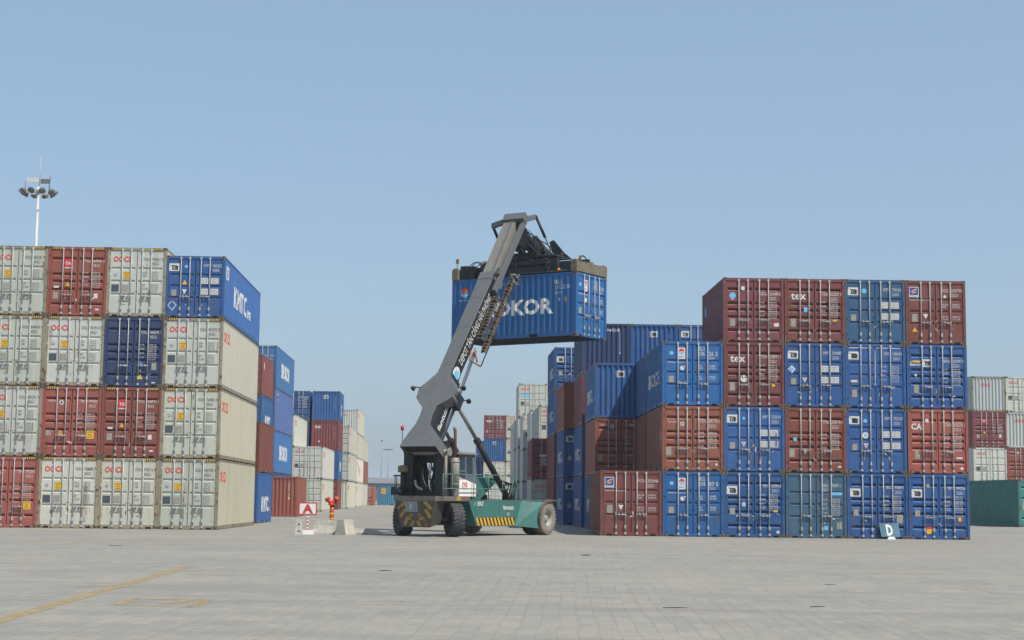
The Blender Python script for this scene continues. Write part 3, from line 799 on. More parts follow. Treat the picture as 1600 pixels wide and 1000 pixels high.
stack(-16.2, 111.0, YL, 'R', [
    C('blue', 'dark blue container at the foot of the light blue stack behind the single red one', GF, L40, HC, 'rib'),
    C('sinok', 'light blue lettered container second up, above the single red container on the ground', GF, L40, HC, 'rib', right=sinokor_side()),
    C('periw', 'plain violet blue container third up with one small white logo on its side', GF, L40, HC, 'panel', right=[('logo', klogo(1.3, 2.1, 1.5))]),
    C('sinok', 'light blue lettered container at the top of the stack behind the grey left stack', GF, L40, HC, 'panel', front=k_end('SKLU', '120331 0', 'panel', '45G1', H=HC), right=sinokor_side())])
stack(-13.74, 105.0, YL, 'R', [
    C('brick', 'single red container with blind ribbed end standing alone on the ground by the A sign', GF, L20, HS, 'rib', 'end', front=[vserial('TEMU 301', 1.86, 2.1)])])
stack(-17.55, 131.0, YL, 'R', [
    C('grey', 'grey container at the ground, only its right corner post showing beside the blue stack', GF, L40, HS, front=oocl_end('90', HS, True), side='cream'),
    C('grey', 'grey container second up, only its right corner post showing beside the blue stack', GF, L40, HS, front=oocl_end('90', HS, True), side='cream'),
    C('white', 'white side of a container third up under the blue door end', GF, L40, HS, side='white', front=oocl_end('90', HS, True), right=oocl_side(HS))])
stack(-15.04, 130.0, YL, 'R', [
    C('grey', 'grey container with white side on the ground behind the hydrant post', GF, L40, HS, front=oocl_end('31', HS, True), side='white', right=oocl_side(HS)),
    C('grey', 'grey container with white side and red letters, below the maroon tex one', GF, L40, HS, front=oocl_end('32', HS, True), side='white', right=oocl_side(HS))])
stack(-17.75, 142.6, YL, 'R', [
    C('grey', 'grey container on the ground hidden behind the grey pair by the hydrant', GF), C('blue', 'blue container second up hidden behind the grey pair by the hydrant', GF),
    C('navy', 'dark blue sliver of a container between the white side and the maroon tex end', GF, style='rib'),
    C('deep', 'blue door end on top, left of the blue ribbed end wall', GF, style='rib', front=k_end('TEMU', '812004 3', 'rib'))])
stack(-15.1, 142.6, 0.05, 'R', [
    C('oxide', 'red container side on the ground, narrow strip right of the hydrant post', GF),
    C('kmtc', 'blue container side with white letter, narrow strip under the maroon tex one', GF, right=[('lettering', [T('KM', 2.0, 0.8, 0.8, WHITE, 1.8, 0.03)])]),
    C('maroon', 'maroon ribbed end wall with white tex letters, on the left beyond the hydrant', GF, style='rib', facing='end', front=tex_wall(), right=[vserial('TGHU5', 4.6, 2.1)]),
    C('blue', 'blue ribbed end wall with white flag logo on top, on the left beyond the hydrant', GF, style='rib', facing='end', front=kk_wall(), right=[('logo', [DISC(2.6, 1.0, 0.55, WHITE), DISC(2.75, 1.05, 0.28, P('blue'), 0.002)])])])
stack(-15.25, 153.0, YL, 'R', [
    C('grey', 'silver ribbed end wall and cream side on the ground, beyond the narrow red strip', GF, L40, HS, facing='end', side='cream', right=oocl_side(HS), dx=-0.05),
    C('grey', 'grey door end with cream side, second up beyond the blue strip', GF, L40, HS, side='cream', front=oocl_end('41', HS, True), right=oocl_side(HS)),
    C('grey', 'grey door end with cream side, third up beside the maroon tex end wall', GF, L40, HS, side='cream', front=oocl_end('42', HS, True), right=oocl_side(HS))])
stack(-16.35, 173.0, YL, 'R', [
    C('cream', 'cream container side on the ground in the far four high stack', GF, L40, HS, right=oocl_side(HS)),
    C('white', 'white container side with grey stain marks in the far four high stack', GF, L40, HS, side='white', right=[('logo', [T('OOCL', 0.6, 1.8, 0.4, REDL, 1.6, 0.03)]), ('sticker', [Q(2.4, 3.6, 1.2, 1.9, PLATE), Q(4.6, 5.8, 0.8, 1.6, PLATE)])]),
    C('cream', 'cream container side third up in the far four high stack', GF, L40, HS, right=oocl_side(HS)),
    C('silver', 'silver ribbed end wall with red letters, top of the far four high stack', GF, L40, HS, facing='end', side='cream', front=oocl_wall(), right=oocl_side(HS))])
stack(-17.0, 186.5, YL, 'R', [
    C('cream', 'farthest cream container side on the ground, beside the small far red one', GF, L40, HS),
    C('brick', 'far red container side between two cream ones at the end of the left row', GF, L40, HS),
    C('cream', 'farthest cream container side at the top of the left row', GF, L40, HS)])
stack(-17.9, 213.0, YL, 'R', [C('rose', 'small far red container standing alone at the end of the lane', GF, style='rib',
    front=plainred_end('20', HS)[:3] + [('caution', [Q(0.9, 1.7, 0.7, 1.05, YEL)])])])
# far blue container lying across the lane
container(-19.0 + 3.03 + 1.22 + 2.75, 222.0, gz(0, 222), R(90) + YL, L20, HS, 'cyan', 'rib', 'door', {'left': [('logo', [Q(0.55, 1.15, 1.55, 2.25, YEL), Q(0.65, 1.05, 1.7, 2.1, ORNG, 0.002)])]},
          'far light blue container lying crosswise at the end of the lane, yellow square on it', GF, detail=1)

# near block on the right
X0, Y0 = 8.5155, 64.597
SX = W + 0.0229
def colpos(i, back=0.0): return (X0 + i * SX * math.cos(YR) - back * math.sin(YR), Y0 + i * SX * math.sin(YR) + back * math.cos(YR))
mark_side = {'left': [vserial('TGHU', 5.3, 2.1)]}
near_right = {
    -2: [C('oxide', 'red container with yellow and blue square logo, leftmost on the ground in the right stack', GR, detail=2, front=flor_end('292446'))],
    -1: [C('bright', 'bright blue container with white sun plate on the ground, right of the red square-logo one', GR, detail=2, front=skl_end('1104', '87 0')),
         C('brick', 'orange-brown ribbed container with round white badge between two bright blue ones', GR, style='rib', detail=2,
           front=[('sticker', [DISC(0.80, 1.86, 0.085, WHITE), DISC(0.80, 1.86, 0.045, GREYT, 0.002), T('TRITON', 0.20, 1.90, 0.075, WHITE, 0.36), DISC(2.16, 0.26, 0.05, WHITE)]), serial(('TGHU', '381193 0'), '22G1', 1.92), table(WHITE, 1.50), ('plate', [Q(0.14, 0.36, 0.60, 0.92, PLATE)])],
           left=[vserial('TGHU3811930', 5.35, 2.2)]),
         C('bright', 'bright blue container with white sun plate and side lettering, at the top of its column', GR, detail=2, front=skl_end('1106', '26 2'),
           left=[('lettering', [T('SINOKOR', 0.7, 0.95, 0.55, WHITE, 4.2, 0.03)]), vserial('SKLU', 5.4, 2.2)])],
    0: [C('ultra', 'blue ribbed container with yellow sticker on the ground, between sun-plate blue and faded blue', GR, style='rib', detail=2, front=k_end('TEMU', '327010 3', 'rib', tri='y', kv=1.70, extra=[('sticker', [DISC(0.80, 1.30, 0.085, WHITE), DISC(0.80, 1.30, 0.05, LBLUE, 0.002), DISC(2.16, 0.22, 0.06, WHITE)])])),
        C('kmtc', 'blue flat-panel container with flag logo right of the orange-brown one', GR, detail=2, front=k_end('KMTU', '732010 6', 'panel', tri='w', extra=[('sticker', [DISC(0.80, 2.12, 0.06, LBLUE), Q(1.14, 1.22, 1.0, 1.1, YEL)])])),
        C('maroon', 'maroon container with white tex letters and round white face sticker', GR, style='rib', detail=2, front=tex_end('328071 5', dy=-0.02) + [('sticker', [DISC(0.82, 1.10, 0.14, WHITE), DISC(0.76, 1.16, 0.035, DARK, 0.002), DISC(0.88, 1.16, 0.035, DARK, 0.002), Q(1.94, 2.08, 0.80, 0.89, YEL)])]),
        C('maroon', 'maroon container with round light blue sticker, top left corner of the right block', GR, style='rib', detail=2,
          front=[('sticker', [DISC(0.37, 1.86, 0.13, LBLUE), Q(0.30, 0.42, 1.70, 1.77, WHITE), DISC(0.79, 2.16, 0.085, WHITE), Q(2.04, 2.24, 0.62, 0.76, WHITE)]), serial(('SEGU', '224488 8'), '22G1', 1.88), table(WHITE, 1.56), ('plate', [Q(0.26, 0.47, 0.62, 0.90, PLATE)])],
          left=[('sticker', [Q(0.7, 1.1, 1.55, 1.95, LBLUE)])])],
    1: [C('steel', 'faded steel blue container without a logo on the ground between two flag-logo ones', GR, detail=2,
          front=[('serial', [T('GESU', 1.46, 2.02, 0.13, WHITE, 0.24), T('295691 1', 1.80, 2.02, 0.13, WHITE, 0.42), T('22G1', 1.46, 1.85, 0.12, WHITE, 0.24)]), ('sticker', [Q(1.84, 2.26, 1.70, 1.82, LBLUE), Q(1.52, 1.68, 0.32, 0.48, LBLUE)]), table(WHITE, 1.50), ('plate', [Q(2.04, 2.24, 0.36, 0.64, PLATE)])]),
        C('talred', 'red-brown ribbed container without logo, white triangle on it, above the faded steel blue one', GR, style='rib', detail=2,
          front=[serial(('TTNU', '318114 9'), '22G1', 1.94), table(WHITE, 1.50), ('tri', [PG(((0.72, 0.90), (0.90, 0.90), (0.81, 0.70)), WHITE)]), ('plate', [Q(0.16, 0.37, 0.60, 0.92, PLATE)]), ('sticker', [Q(0.32, 0.46, 1.24, 1.38, LBLUE), Q(2.1, 2.24, 0.2, 0.26, WHITE)])]),
        C('blue', 'blue flat-panel container with a white diamond sticker beside the tex face one', GR, detail=2, front=k_end('KMTU', '734080 2', 'panel', tri='w', extra=[('sticker', [PG(((0.12, 1.52), (0.28, 1.34), (0.44, 1.52), (0.28, 1.68)), WHITE), PG(((0.18, 1.52), (0.28, 1.41), (0.38, 1.52), (0.28, 1.62)), LBLUE, 0.002)])])),
        C('oxide', 'maroon container with white tex letters on the top row', GR, style='rib', detail=2, front=tex_end('022821 0', dy=-0.06) + [('sticker', [Q(0.78, 0.94, 1.22, 1.42, LBLUE), Q(1.94, 2.12, 0.86, 0.93, YEL), PG(((1.96, 0.80), (2.08, 0.80), (2.02, 0.70)), SBLUE)])])],
    2: [C('ultra', 'blue ribbed container behind the leaning D board on the ground', GR, style='rib', detail=2, front=k_end('SEGU', '330091 5', 'rib', kv=1.66, extra=[('sticker', [Q(1.98, 2.22, 0.62, 0.96, PLATE), DISC(1.50, 0.86, 0.06, LBLUE)])])),
        C('blue', 'blue flat-panel container with white gear sticker above the leaning D board one', GR, detail=2, front=k_end('KMTU', '732133 0', 'panel', tri='w', extra=[('sticker', [DISC(0.78, 1.50, 0.13, WHITE), DISC(0.78, 1.50, 0.06, LBLUE, 0.002), DISC(0.78, 2.08, 0.08, LBLUE)])])),
        C('blue', 'blue flat-panel container with pale scuffed edges in the column of four blue ones', GR, detail=2, front=k_end('DFSU', '100470 0', 'panel')[:2] + [table(WHITE, 1.64), ('plate', [Q(0.26, 0.46, 0.42, 0.72, PLATE)]), ('sticker', [Q(0.20, 0.48, 1.02, 1.11, WHITE)]), ('scuff', [PG(((0.14, 2.395), (1.05, 2.40), (1.15, 2.425), (0.6, 2.43), (0.15, 2.425)), WHITE)]), ('scuff', [PG(((1.24, 2.40), (2.2, 2.395), (2.28, 2.42), (1.7, 2.43), (1.25, 2.425)), WHITE)]), ('scuff', [PG(((1.19, 0.9), (1.215, 0.9), (1.22, 2.3), (1.20, 2.35)), WHITE)])]),
        C('fadedblue', 'faded blue flat-panel container on the top row beside the square-logo maroon one', GR, detail=2, front=k_end('KMTU', '734162 8', 'panel', extra=[('sticker', [DISC(0.78, 2.12, 0.10, LBLUE)])]))],
    3: [C('ultra', 'blue ribbed container with flag logo on the ground at the right end of the block', GR, style='rib', detail=2, front=k_end('TEMU', '040326 2', 'rib', kv=1.66, extra=[('caution', [Q(1.98, 2.14, 0.74, 0.88, YEL), Q(1.98, 2.14, 0.68, 0.73, REDS)]), ('sticker', [Q(0.70, 0.92, 0.22, 0.40, YEL), Q(0.70, 0.92, 0.40, 0.50, REDS), DISC(0.78, 2.12, 0.085, PLATE)])])),
        C('rose', 'bright red-brown container with CAI letters at the right end of the block', GR, style='rib', detail=2, front=[('logo', [T('CAI', 0.14, 1.76, 0.24, WHITE, 0.48, 0.035)]), serial(('CAIU', '242506 2'), '22G1', 1.90), table(WHITE, 1.56), ('plate', [Q(0.28, 0.48, 0.60, 0.92, PLATE)]), ('sticker', [DISC(0.78, 2.12, 0.08, WHITE), Q(1.94, 2.20, 0.60, 0.67, WHITE), DISC(2.16, 0.22, 0.06, WHITE)])]),
        C('blue', 'blue ribbed container with yellow and white double logo at the right end of the block', GR, style='rib', detail=2,
          front=[('logo', klogo(0.62, 1.68, 0.95) + [PG(((0.12, 1.88), (0.50, 1.84), (0.58, 1.92), (0.30, 1.94)), YEL), T('Beacon', 0.13, 1.72, 0.12, WHITE, 0.44, 0.02)]), serial(('BEAU', '220997 0'), '22G1', 1.86), table(WHITE, 1.56), ('plate', [Q(0.28, 0.48, 0.62, 0.94, PLATE)]), ('sticker', [DISC(0.36, 1.34, 0.05, WHITE)])]),
        C('oxide', 'maroon container with yellow and blue square logo, top right corner of the block', GR, detail=2, front=flor_end('250790') + [('sticker', [PG(((0.26, 0.50), (0.46, 0.50), (0.36, 0.68)), YEL), DISC(1.60, 1.94, 0.06, WHITE)])])],
}
for i, levels in near_right.items():
    px, py = colpos(i)
    stack(px, py, YR, 'L', levels, 0.0)
px, py = colpos(-1, 6.3)
stack(px, py, YR, 'L', [C('blue', 'blue container hidden right behind the bright blue sun-plate one on the ground', GN), C('oxide', 'red container hidden right behind the orange-brown ribbed one', GN), C('blue', 'blue container hidden right behind the top sun-plate one', GN)], 0.0)
ks = lambda h0=1.5, w=2.6: [vserial('KMTU 7', 0.5, 2.1), ('lettering', [T('KMTC', h0, 0.85, 0.60, WHITE, w, 0.03), T('LINE', h0 + w + 0.1, 0.85, 0.25, WHITE, 0.7, 0.02)]), vserial('22G1', 5.5, 2.1)]
stack(3.93, 75.4, 0.03, 'L', [
    C('blue', 'dark blue lettered side on the ground just left of the red square-logo container', GN, left=ks()),
    C('brick', 'red-brown ribbed container half in shadow, set back above the red square-logo one', GN, style='rib', detail=2, front=plainred_end('252181', HS, 'TEMU', '22G1')[:3] + [('plate', [Q(0.14, 0.34, 0.62, 0.9, PLATE)])], left=[vserial('TEMU2521', 1.0, 2.2)]),
    C('kmtc', 'blue ribbed end wall with flag logo, set back left of the lettered bright blue one', GN, style='rib', facing='end', detail=2, front=kk_wall(), left=ks())], 0.0)
stack(3.62, 82.3, 0.03, 'L', [
    C('blue', 'dark blue lettered side on the ground, second from the reach stacker wheel', GN, left=ks()),
    C('blue', 'dark blue lettered side second up, beside the shadowed red-brown side', GN, left=ks()),
    C('maroon', 'dark maroon side third up under the big dark blue top container', GN, left=[vserial('TGHU', 5.4, 2.1)], style='rib'),
    C('navy', 'dark blue ribbed end wall with white NOS letters, top row behind the lifted container', GN, style='rib', facing='end', front=[('lettering', [T('NOS', 1.25, 2.18, 0.14, WHITE, 0.68, 0.02)]), ('serial', [T(c, 1.90, 2.02 - i * 0.11, 0.085, WHITE, 0.06) for i, c in enumerate('NOSU220541')])])])
for j, (c3, lab, st, fc, mk) in enumerate((('blue', 'blue ribbed end wall with white flag logo on the top row behind the block', 'rib', 'end', kk_wall()), ('kmtc', 'blue container top showing beside the maroon corner container', 'panel', 'door', k_end('KMTU', '710002 3')))):
    word = ('middle', 'right')[j]
    stack(3.62 + (j + 1) * 2.475, 82.35 + j * 0.07, 0.03, 'L', [
        C('oxide', 'red container on the ground hidden behind the block, %s of its row of three' % word, GN), C('blue', 'blue container second up hidden behind the block, %s of its row of three' % word, GN),
        C('maroon', 'maroon container third up hidden behind the block, %s of its row of three' % word, GN), C(c3, lab, GN, style=st, facing=fc, front=mk)])
stack(2.92, 88.9, 0.035, 'L', [
    C('blue', 'dark blue lettered side on the ground nearest the reach stacker front wheel', GN, front=k_end('KMTU', '71'), left=ks()),
    C('blue', 'dark blue lettered side second up, above the one nearest the front wheel', GN, front=k_end('KMTU', '72'), left=ks()),
    C('brick', 'rusty red container third up with white round badge on its door edge', GN, style='panel', front=[('sticker', [DISC(0.7, 1.9, 0.16, WHITE), DISC(0.7, 1.9, 0.09, P('brick'), 0.002)])], left=[vserial('TE', 0.6, 2.1)])])
stack(2.58, 96.0, 0.045, 'L', [
    C('maroon', 'maroon side on the ground behind the reach stacker wheel arch', GN, left=[vserial('TGH', 1.4, 2.0)]),
    C('maroon', 'maroon side second up with white marks, under the lettered blue one', GN, left=[vserial('TGH', 1.4, 2.0), vserial('U51', 2.4, 2.0)]),
    C('blue', 'blue lettered side third up left of the rusty red container', GN, left=ks(1.8)),
    C('blue', 'blue ribbed container with flag logo alone on top, below the lifted one', GN, style='rib', front=k_end('SEGU', '33', 'rib', kv=1.70) + [('sticker', [PG(((0.28, 0.95), (0.52, 0.95), (0.40, 1.08)), WHITE), PG(((0.82, 0.95), (1.06, 0.95), (0.94, 1.08)), WHITE)])], left=ks(1.8))])
stack(1.36, 103.0, 0.035, 'L', [
    C('grey', 'grey container with red letters on the ground behind the green chassis nose', GN, front=oocl_end('51', HS, True), side='silver'),
    C('maroon', 'maroon door end second up above the grey red-lettered one', GN, style='rib', front=[('placard', [Q(0.55, 0.95, 0.85, 1.35, PLATE), Q(0.50, 0.95, 1.42, 1.55, WHITE)])])])
stack(1.97, 112.0, 0.03, 'L', [
    C('silver', 'grey container on the ground hidden behind the maroon door end', GN, L40, HS), C('silver', 'grey container second up hidden behind the maroon door end', GN, L40, HS),
    C('grey', 'cream door edge with red letter and grey side, third up left of the lettered blue', GN, L40, HS, front=oocl_end('61', HS, True), side='silver')])
stack(1.56, 125.0, 0.035, 'L', [
    C('silver', 'grey side on the ground, second grey row from the blue stacks', GN), C('silver', 'grey side second up, second grey row from the blue stacks', GN), C('grey', 'grey side third up, second grey row from the blue stacks', GN, H=HC, side='silver', front=oocl_end('62', HC, True))])
stack(1.02, 131.6, 0.035, 'L', [
    C('silver', 'grey side on the ground, third grey row from the blue stacks', GN), C('silver', 'grey side second up, third grey row from the blue stacks', GN), C('grey', 'grey side with pale door edge third up, third grey row from the blue stacks', GN, H=HC, side='silver', front=oocl_end('63', HC, True))])
stack(0.64, 138.4, 0.03, 'L', [
    C('silver', 'grey side on the ground under the tallest grey stack', GN), C('silver', 'grey side second up under the tallest grey stack', GN, H=HC), C('silver', 'grey side third up under the tallest grey stack', GN),
    C('grey', 'grey door end with red letters and blue tinted panels, highest of the grey stacks', GN, H=HC, side='silver', front=oocl_end('64', HC, True) + [('sticker', [Q(0.22, 0.98, 1.74, 1.98, LBLUE)])])])
stack(0.35, 145.2, 0.03, 'L', [
    C('silver', 'grey side on the ground in the farthest grey row by the maroon tex stack', GN, L40), C('silver', 'grey side second up in the farthest grey row by the maroon tex stack', GN, L40, HC), C('silver', 'grey side third up in the farthest grey row by the maroon tex stack', GN, L40)])
stack(-3.0, 182.0, 0.02, 'L', [
    C('white', 'pale grey container on the ground seen under the lift cylinder', GN, front=oocl_end('71', HS, True)), C('grey', 'grey container second up under the far blue ribbed end wall', GN, front=oocl_end('72', HS, True)),
    C('ultra', 'far blue ribbed end wall behind the lift cylinder, under the tex door end', GN, style='rib', facing='end', front=kk_wall()),
    C('maroon', 'far maroon door end with white tex letters behind the lift cylinder', GN, style='rib', front=tex_end('514', dy=0.0))])
stack(-3.0 + 2.5, 182.05, 0.02, 'L', [C('grey', 'far cream door end with red letters on the ground right of the lift cylinder', GN, front=oocl_end('81', HS, True)), C('cream', 'far cream door end with red letters second up right of the lift cylinder', GN, front=oocl_end('82', HS, True)),
    C('cream', 'far cream door end with red letters beside the blue ribbed end wall', GN, front=oocl_end('83', HS, True)), C('cream', 'far cream door end with red letters beside the maroon tex door end', GN, front=oocl_end('84', HS, True))])
stack(-4.05, 190.0, 0.02, 'L', [C('blue', 'far blue container on the ground left of the pale grey one', GN), C('blue', 'far blue container second up, dark strip left of the grey one', GN), C('blue', 'far blue container third up, dark strip left of the ribbed end wall', GN)])
GB = 'containers behind the right end of the near block'
stack(33.75, 118.0, 0.03, 'L', [
    C('grey', 'grey container on the ground hidden by the green one at the right edge', GB, front=oocl_end('91', HS, True)),
    C('grey', 'grey door end with red letters just above the green container', GB, L40, side='silver', front=oocl_end('92', HS, True)),
    C('maroon', 'maroon door end with small pink square logo between two grey ones at the right edge', GB, L40, style='rib', front=[('logo', [Q(0.68, 1.02, 1.76, 2.08, REDS), T('TAL', 0.70, 1.86, 0.12, WHITE, 0.30, 0.03)]), table(WHITE, 1.6), ('tri', [PG(((0.74, 1.0), (0.94, 1.0), (0.84, 1.2)), YEL)]), ('plate', [Q(0.26, 0.48, 0.66, 0.92, PLATE)]), ('sticker', [Q(1.92, 2.08, 0.72, 0.94, WHITE)])]),
    C('silver', 'rust-edged silver ribbed end wall with red letters above the maroon pink-logo one', GB, L40, facing='end', front=oocl_wall(), frame_kind='frame_oo')])
stack(33.75 + 2.47, 118.07, 0.03, 'L', [
    C('grey', 'grey container on the ground at the frame edge hidden by the green one', GB, front=oocl_end('93', HS, True)),
    C('talred', 'red ribbed container cut by the right frame edge above the green one', GB, L40, style='rib', front=plainred_end('94', HS)[:3]),
    C('silver', 'silver ribbed end wall with dark soot streak cut by the right frame edge', GB, L40, facing='end', front=oocl_wall()),
    C('grey', 'grey door end with red letters cut by the right frame edge, on top', GB, L40, front=oocl_end('95', HS, True))])
stack(27.75, 88.6, 0.09, 'L', [C('teal', 'dark green container on the ground at the right edge, long ribbed side in view', GB, L40, style='rib', front=[('placard', [Q(0.2, 0.6, 0.9, 1.4, PLATE)])])])

# the container in the air
LIFT = (2.55, 63.94, 7.90)
LA = Vector((-0.83764, 0.54622, 0)); LB = Vector((0.54622, 0.83764, 0))
lc = Vector((LIFT[0], LIFT[1], 0)) + LB * (W / 2)
container(lc.x, lc.y, LIFT[2], math.atan2(-LA.x, LA.y), L20, HS, 'bright', 'panel', 'door', {
    'front': skl_end('1102', '33 0'),
    'left': [('lettering', [T('SINOKOR', 0.72, 0.98, 0.58, BWHITE, 4.25, 0.042)]),
             ('logo', [DISC(0.62, 2.03, 0.20, REDL, 0.0, 14, 0, 180), DISC(0.62, 2.01, 0.20, LBLUE, 0.0, 14, 180, 360), Q(0.44, 0.80, 1.90, 1.925, WHITE, 0.002), Q(0.50, 0.56, 2.04, 2.14, ORNG, 0.002), Q(0.60, 0.65, 2.04, 2.18, ORNG, 0.002), Q(0.69, 0.74, 2.04, 2.14, ORNG, 0.002), T('SINOKOR', 0.36, 1.68, 0.055, WHITE, 0.55)]),
             ('serial', [T('SKLU', 5.02, 2.14, 0.16, WHITE, 0.34), T('110233 0', 5.06, 1.92, 0.17, WHITE, 0.66), T('22G1', 5.06, 1.72, 0.11, WHITE, 0.32)]),
             ('sticker', [Q(5.50, 5.60, 1.40, 1.58, YEL), Q(5.20, 5.30, 1.44, 1.56, WHITE)])]},
    'bright blue container hanging in the air from the reach stacker', None, detail=2)

# ------------------------------------------------------------------ reach stacker
TEAL = paint('teal_machine_paint', (0.032, 0.150, 0.132), rust=0.52, dirt=0.75, tint=False)
TEALR = paint('teal_rail_paint', (0.05, 0.17, 0.145), rust=0.3, dirt=0.3, tint=False)
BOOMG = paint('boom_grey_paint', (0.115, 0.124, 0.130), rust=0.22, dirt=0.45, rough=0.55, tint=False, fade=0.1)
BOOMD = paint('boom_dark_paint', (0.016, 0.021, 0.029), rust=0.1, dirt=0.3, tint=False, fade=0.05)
BOOMW = paint('worn_boom_steel', (0.20, 0.19, 0.165), rust=0.30, dirt=0.5, tint=False)
MACH = paint('dirty_black_steel', (0.018, 0.019, 0.021), rust=0.25, dirt=0.22, tint=False, fade=0.04)
SPRD = paint('dark_spreader_paint', (0.024, 0.031, 0.040), rust=0.35, dirt=0.3, tint=False, fade=0.05)
WORNY = paint('worn_yellow_steel', (0.17, 0.145, 0.095), rust=0.8, dirt=0.8, tint=False)
HAZY = paint('hazard_yellow', (0.62, 0.36, 0.02), rust=0.25, dirt=0.35, tint=False)
HAZYW = paint('worn_hazard_yellow', (0.42, 0.26, 0.035), rust=1.05, dirt=0.8, tint=False)
BALLAST = paint('scuffed_ballast', (0.075, 0.07, 0.06), rust=0.65, dirt=0.5, tint=False)
REDTRIM = paint('red_trim', (0.17, 0.085, 0.075), rust=0.55, dirt=0.4, tint=False)
TYRED = plain('dusty_tyre', (0.215, 0.20, 0.175), 0.95, 0.25, 14)
TYREK = plain('dark_tyre', (0.060, 0.060, 0.062), 0.9, 0.35, 10)
RIM = paint('dusty_rim', (0.30, 0.29, 0.26), rust=0.35, dirt=0.5, tint=False)
RIMK = paint('dark_rim', (0.05, 0.05, 0.05), rust=0.4, dirt=0.5, tint=False)
GLASS = plain('cab_glass', (0.035, 0.05, 0.06), 0.12, 0.2, 6)
CABG = paint('cab_grey', (0.085, 0.105, 0.135), rust=0.2, dirt=0.3, tint=False)
MUFF = paint('muffler_steel', (0.27, 0.26, 0.235), rust=0.35, dirt=0.5, tint=False)
PIPE = paint('rusty_pipe', (0.16, 0.075, 0.045), rust=0.9, dirt=0.4, tint=False)
WPAN = plain('white_hood_paint', (0.70, 0.69, 0.66), 0.5, 0.08, 4)
TAN = plain('tan_cap', (0.20, 0.165, 0.10), 0.8)
HOSE = plain('hydraulic_hose', (0.016, 0.016, 0.018), 0.55, 0.3)
HOSEW = plain('pale_hose', (0.40, 0.37, 0.30), 0.7, 0.3)
CHROME = plain('cylinder_rod_steel', (0.26, 0.25, 0.24), 0.35, 0.2, 9, 0.5)
CHAIN = paint('cable_chain_links', (0.135, 0.115, 0.085), rust=0.7, dirt=0.5, tint=False)
BRACK = paint('orange_rust_bracket', (0.34, 0.13, 0.06), rust=0.6, dirt=0.3, tint=False)
BEAC = plain('red_beacon_lens', (0.45, 0.03, 0.035), 0.3)
AMBER = plain('amber_lens', (0.70, 0.20, 0.03), 0.3)
PAPW = plain('faded_white_lettering', (0.50, 0.50, 0.49), 0.6, 0.15)
LENS = plain('lamp_lens', (0.55, 0.56, 0.55), 0.2)

mo = Vector((-3.0, 60.0, 0.0)); mphi = R(30)
mach = empty('reach_stacker', mo, -mphi)
tag(mach, 'reach stacker with grey raised boom and green chassis lifting a blue container', 'reach stacker')
MI = Matrix.Translation(mo) @ Matrix.Rotation(-mphi, 4, 'Z'); MI = MI.inverted()
TH = R(55.2); ct, st = math.cos(TH), math.sin(TH)
def BP(s, u, n): return Vector((u, -0.70 + s * ct - n * st, 3.45 + s * st + n * ct))
def CS(a, b, z):
    p = Vector((LIFT[0], LIFT[1], 0)) + LA * a + LB * b; p.z = z
    return MI @ p
SD, ND = Vector((0, ct, st)), Vector((0, -st, ct))

def textobj(name, body, org, hd, vd, size, mat, parent, width=None, bold=0.0, cond=0.7, off=0.006):
    vs, fs = text_geo(body, bold); hd = Vector(hd); vd = Vector(vd); nn = hd.cross(vd).normalized()
    wx = max(x for x, y in vs); k = width / wx if width else size * cond
    me = bpy.data.meshes.new(name)
    me.from_pydata([tuple(Vector(org) + hd * (x * k) + vd * (y * size) + nn * off) for x, y in vs], [], fs)
    me.update()
    if len(me.polygons) and me.polygons[0].normal.dot(nn) < 0: me.flip_normals()
    me.materials.append(mat)
    o = bpy.data.objects.new(name, me); COL.objects.link(o); o.parent = parent; return o

def vzprism(mb, poly, u0, u1, mi=0):
    """polygon in (v, z), counter-clockwise seen from +u, extruded in u"""
    mb.prism([(u0, v, z) for v, z in poly], [(u1, v, z) for v, z in poly], mi)

# chassis
mb = MB()
side = [(1.55, 0.38), (4.45, 0.36), (4.93, 1.33), (0.95, 1.33), (1.18, 0.95)]
for u0, u1 in ((0.72, 1.15), (-1.15, -0.72)): vzprism(mb, side, u0, u1)
chassis = mb.build('chassis', TEAL, mach)
mb = MB(); mb.box(-0.72, 0.72, -0.2, 5.6, 1.05, 1.31); mb.box(-0.55, 0.55, -0.3, 1.6, 0.55, 1.05); mb.box(-0.7, 0.7, 4.6, 6.3, 0.55, 1.05)
mb.build('underframe', MACH, mach)
mb = MB()
dk = [(-0.90, -0.95), (0.90, -0.95), (1.22, 0.0), (1.22, 0.94), (-1.22, 0.94), (-1.22, 0.0)]
mb.prism([(x, y, 1.30) for x, y in dk], [(x, y, 1.475) for x, y in dk])
mb.box(-1.12, 1.12, 0.94, 4.9, 1.335, 1.36)
mb.build('deck', paint('worn_deck', (0.13, 0.12, 0.10), rust=0.7, dirt=0.5, tint=False), mach)
mb = MB(); mb.face([(1.224, 0.0, 1.31), (1.224, 0.30, 1.31), (1.224, 0.30, 1.465), (1.224, 0.0, 1.465)], 0); mb.face([(1.224, 0.42, 1.31), (1.224, 0.93, 1.31), (1.224, 0.93, 1.465), (1.224, 0.42, 1.465)], 1)
mb.build('deck_edge_paint', [HAZYW, REDTRIM], mach)
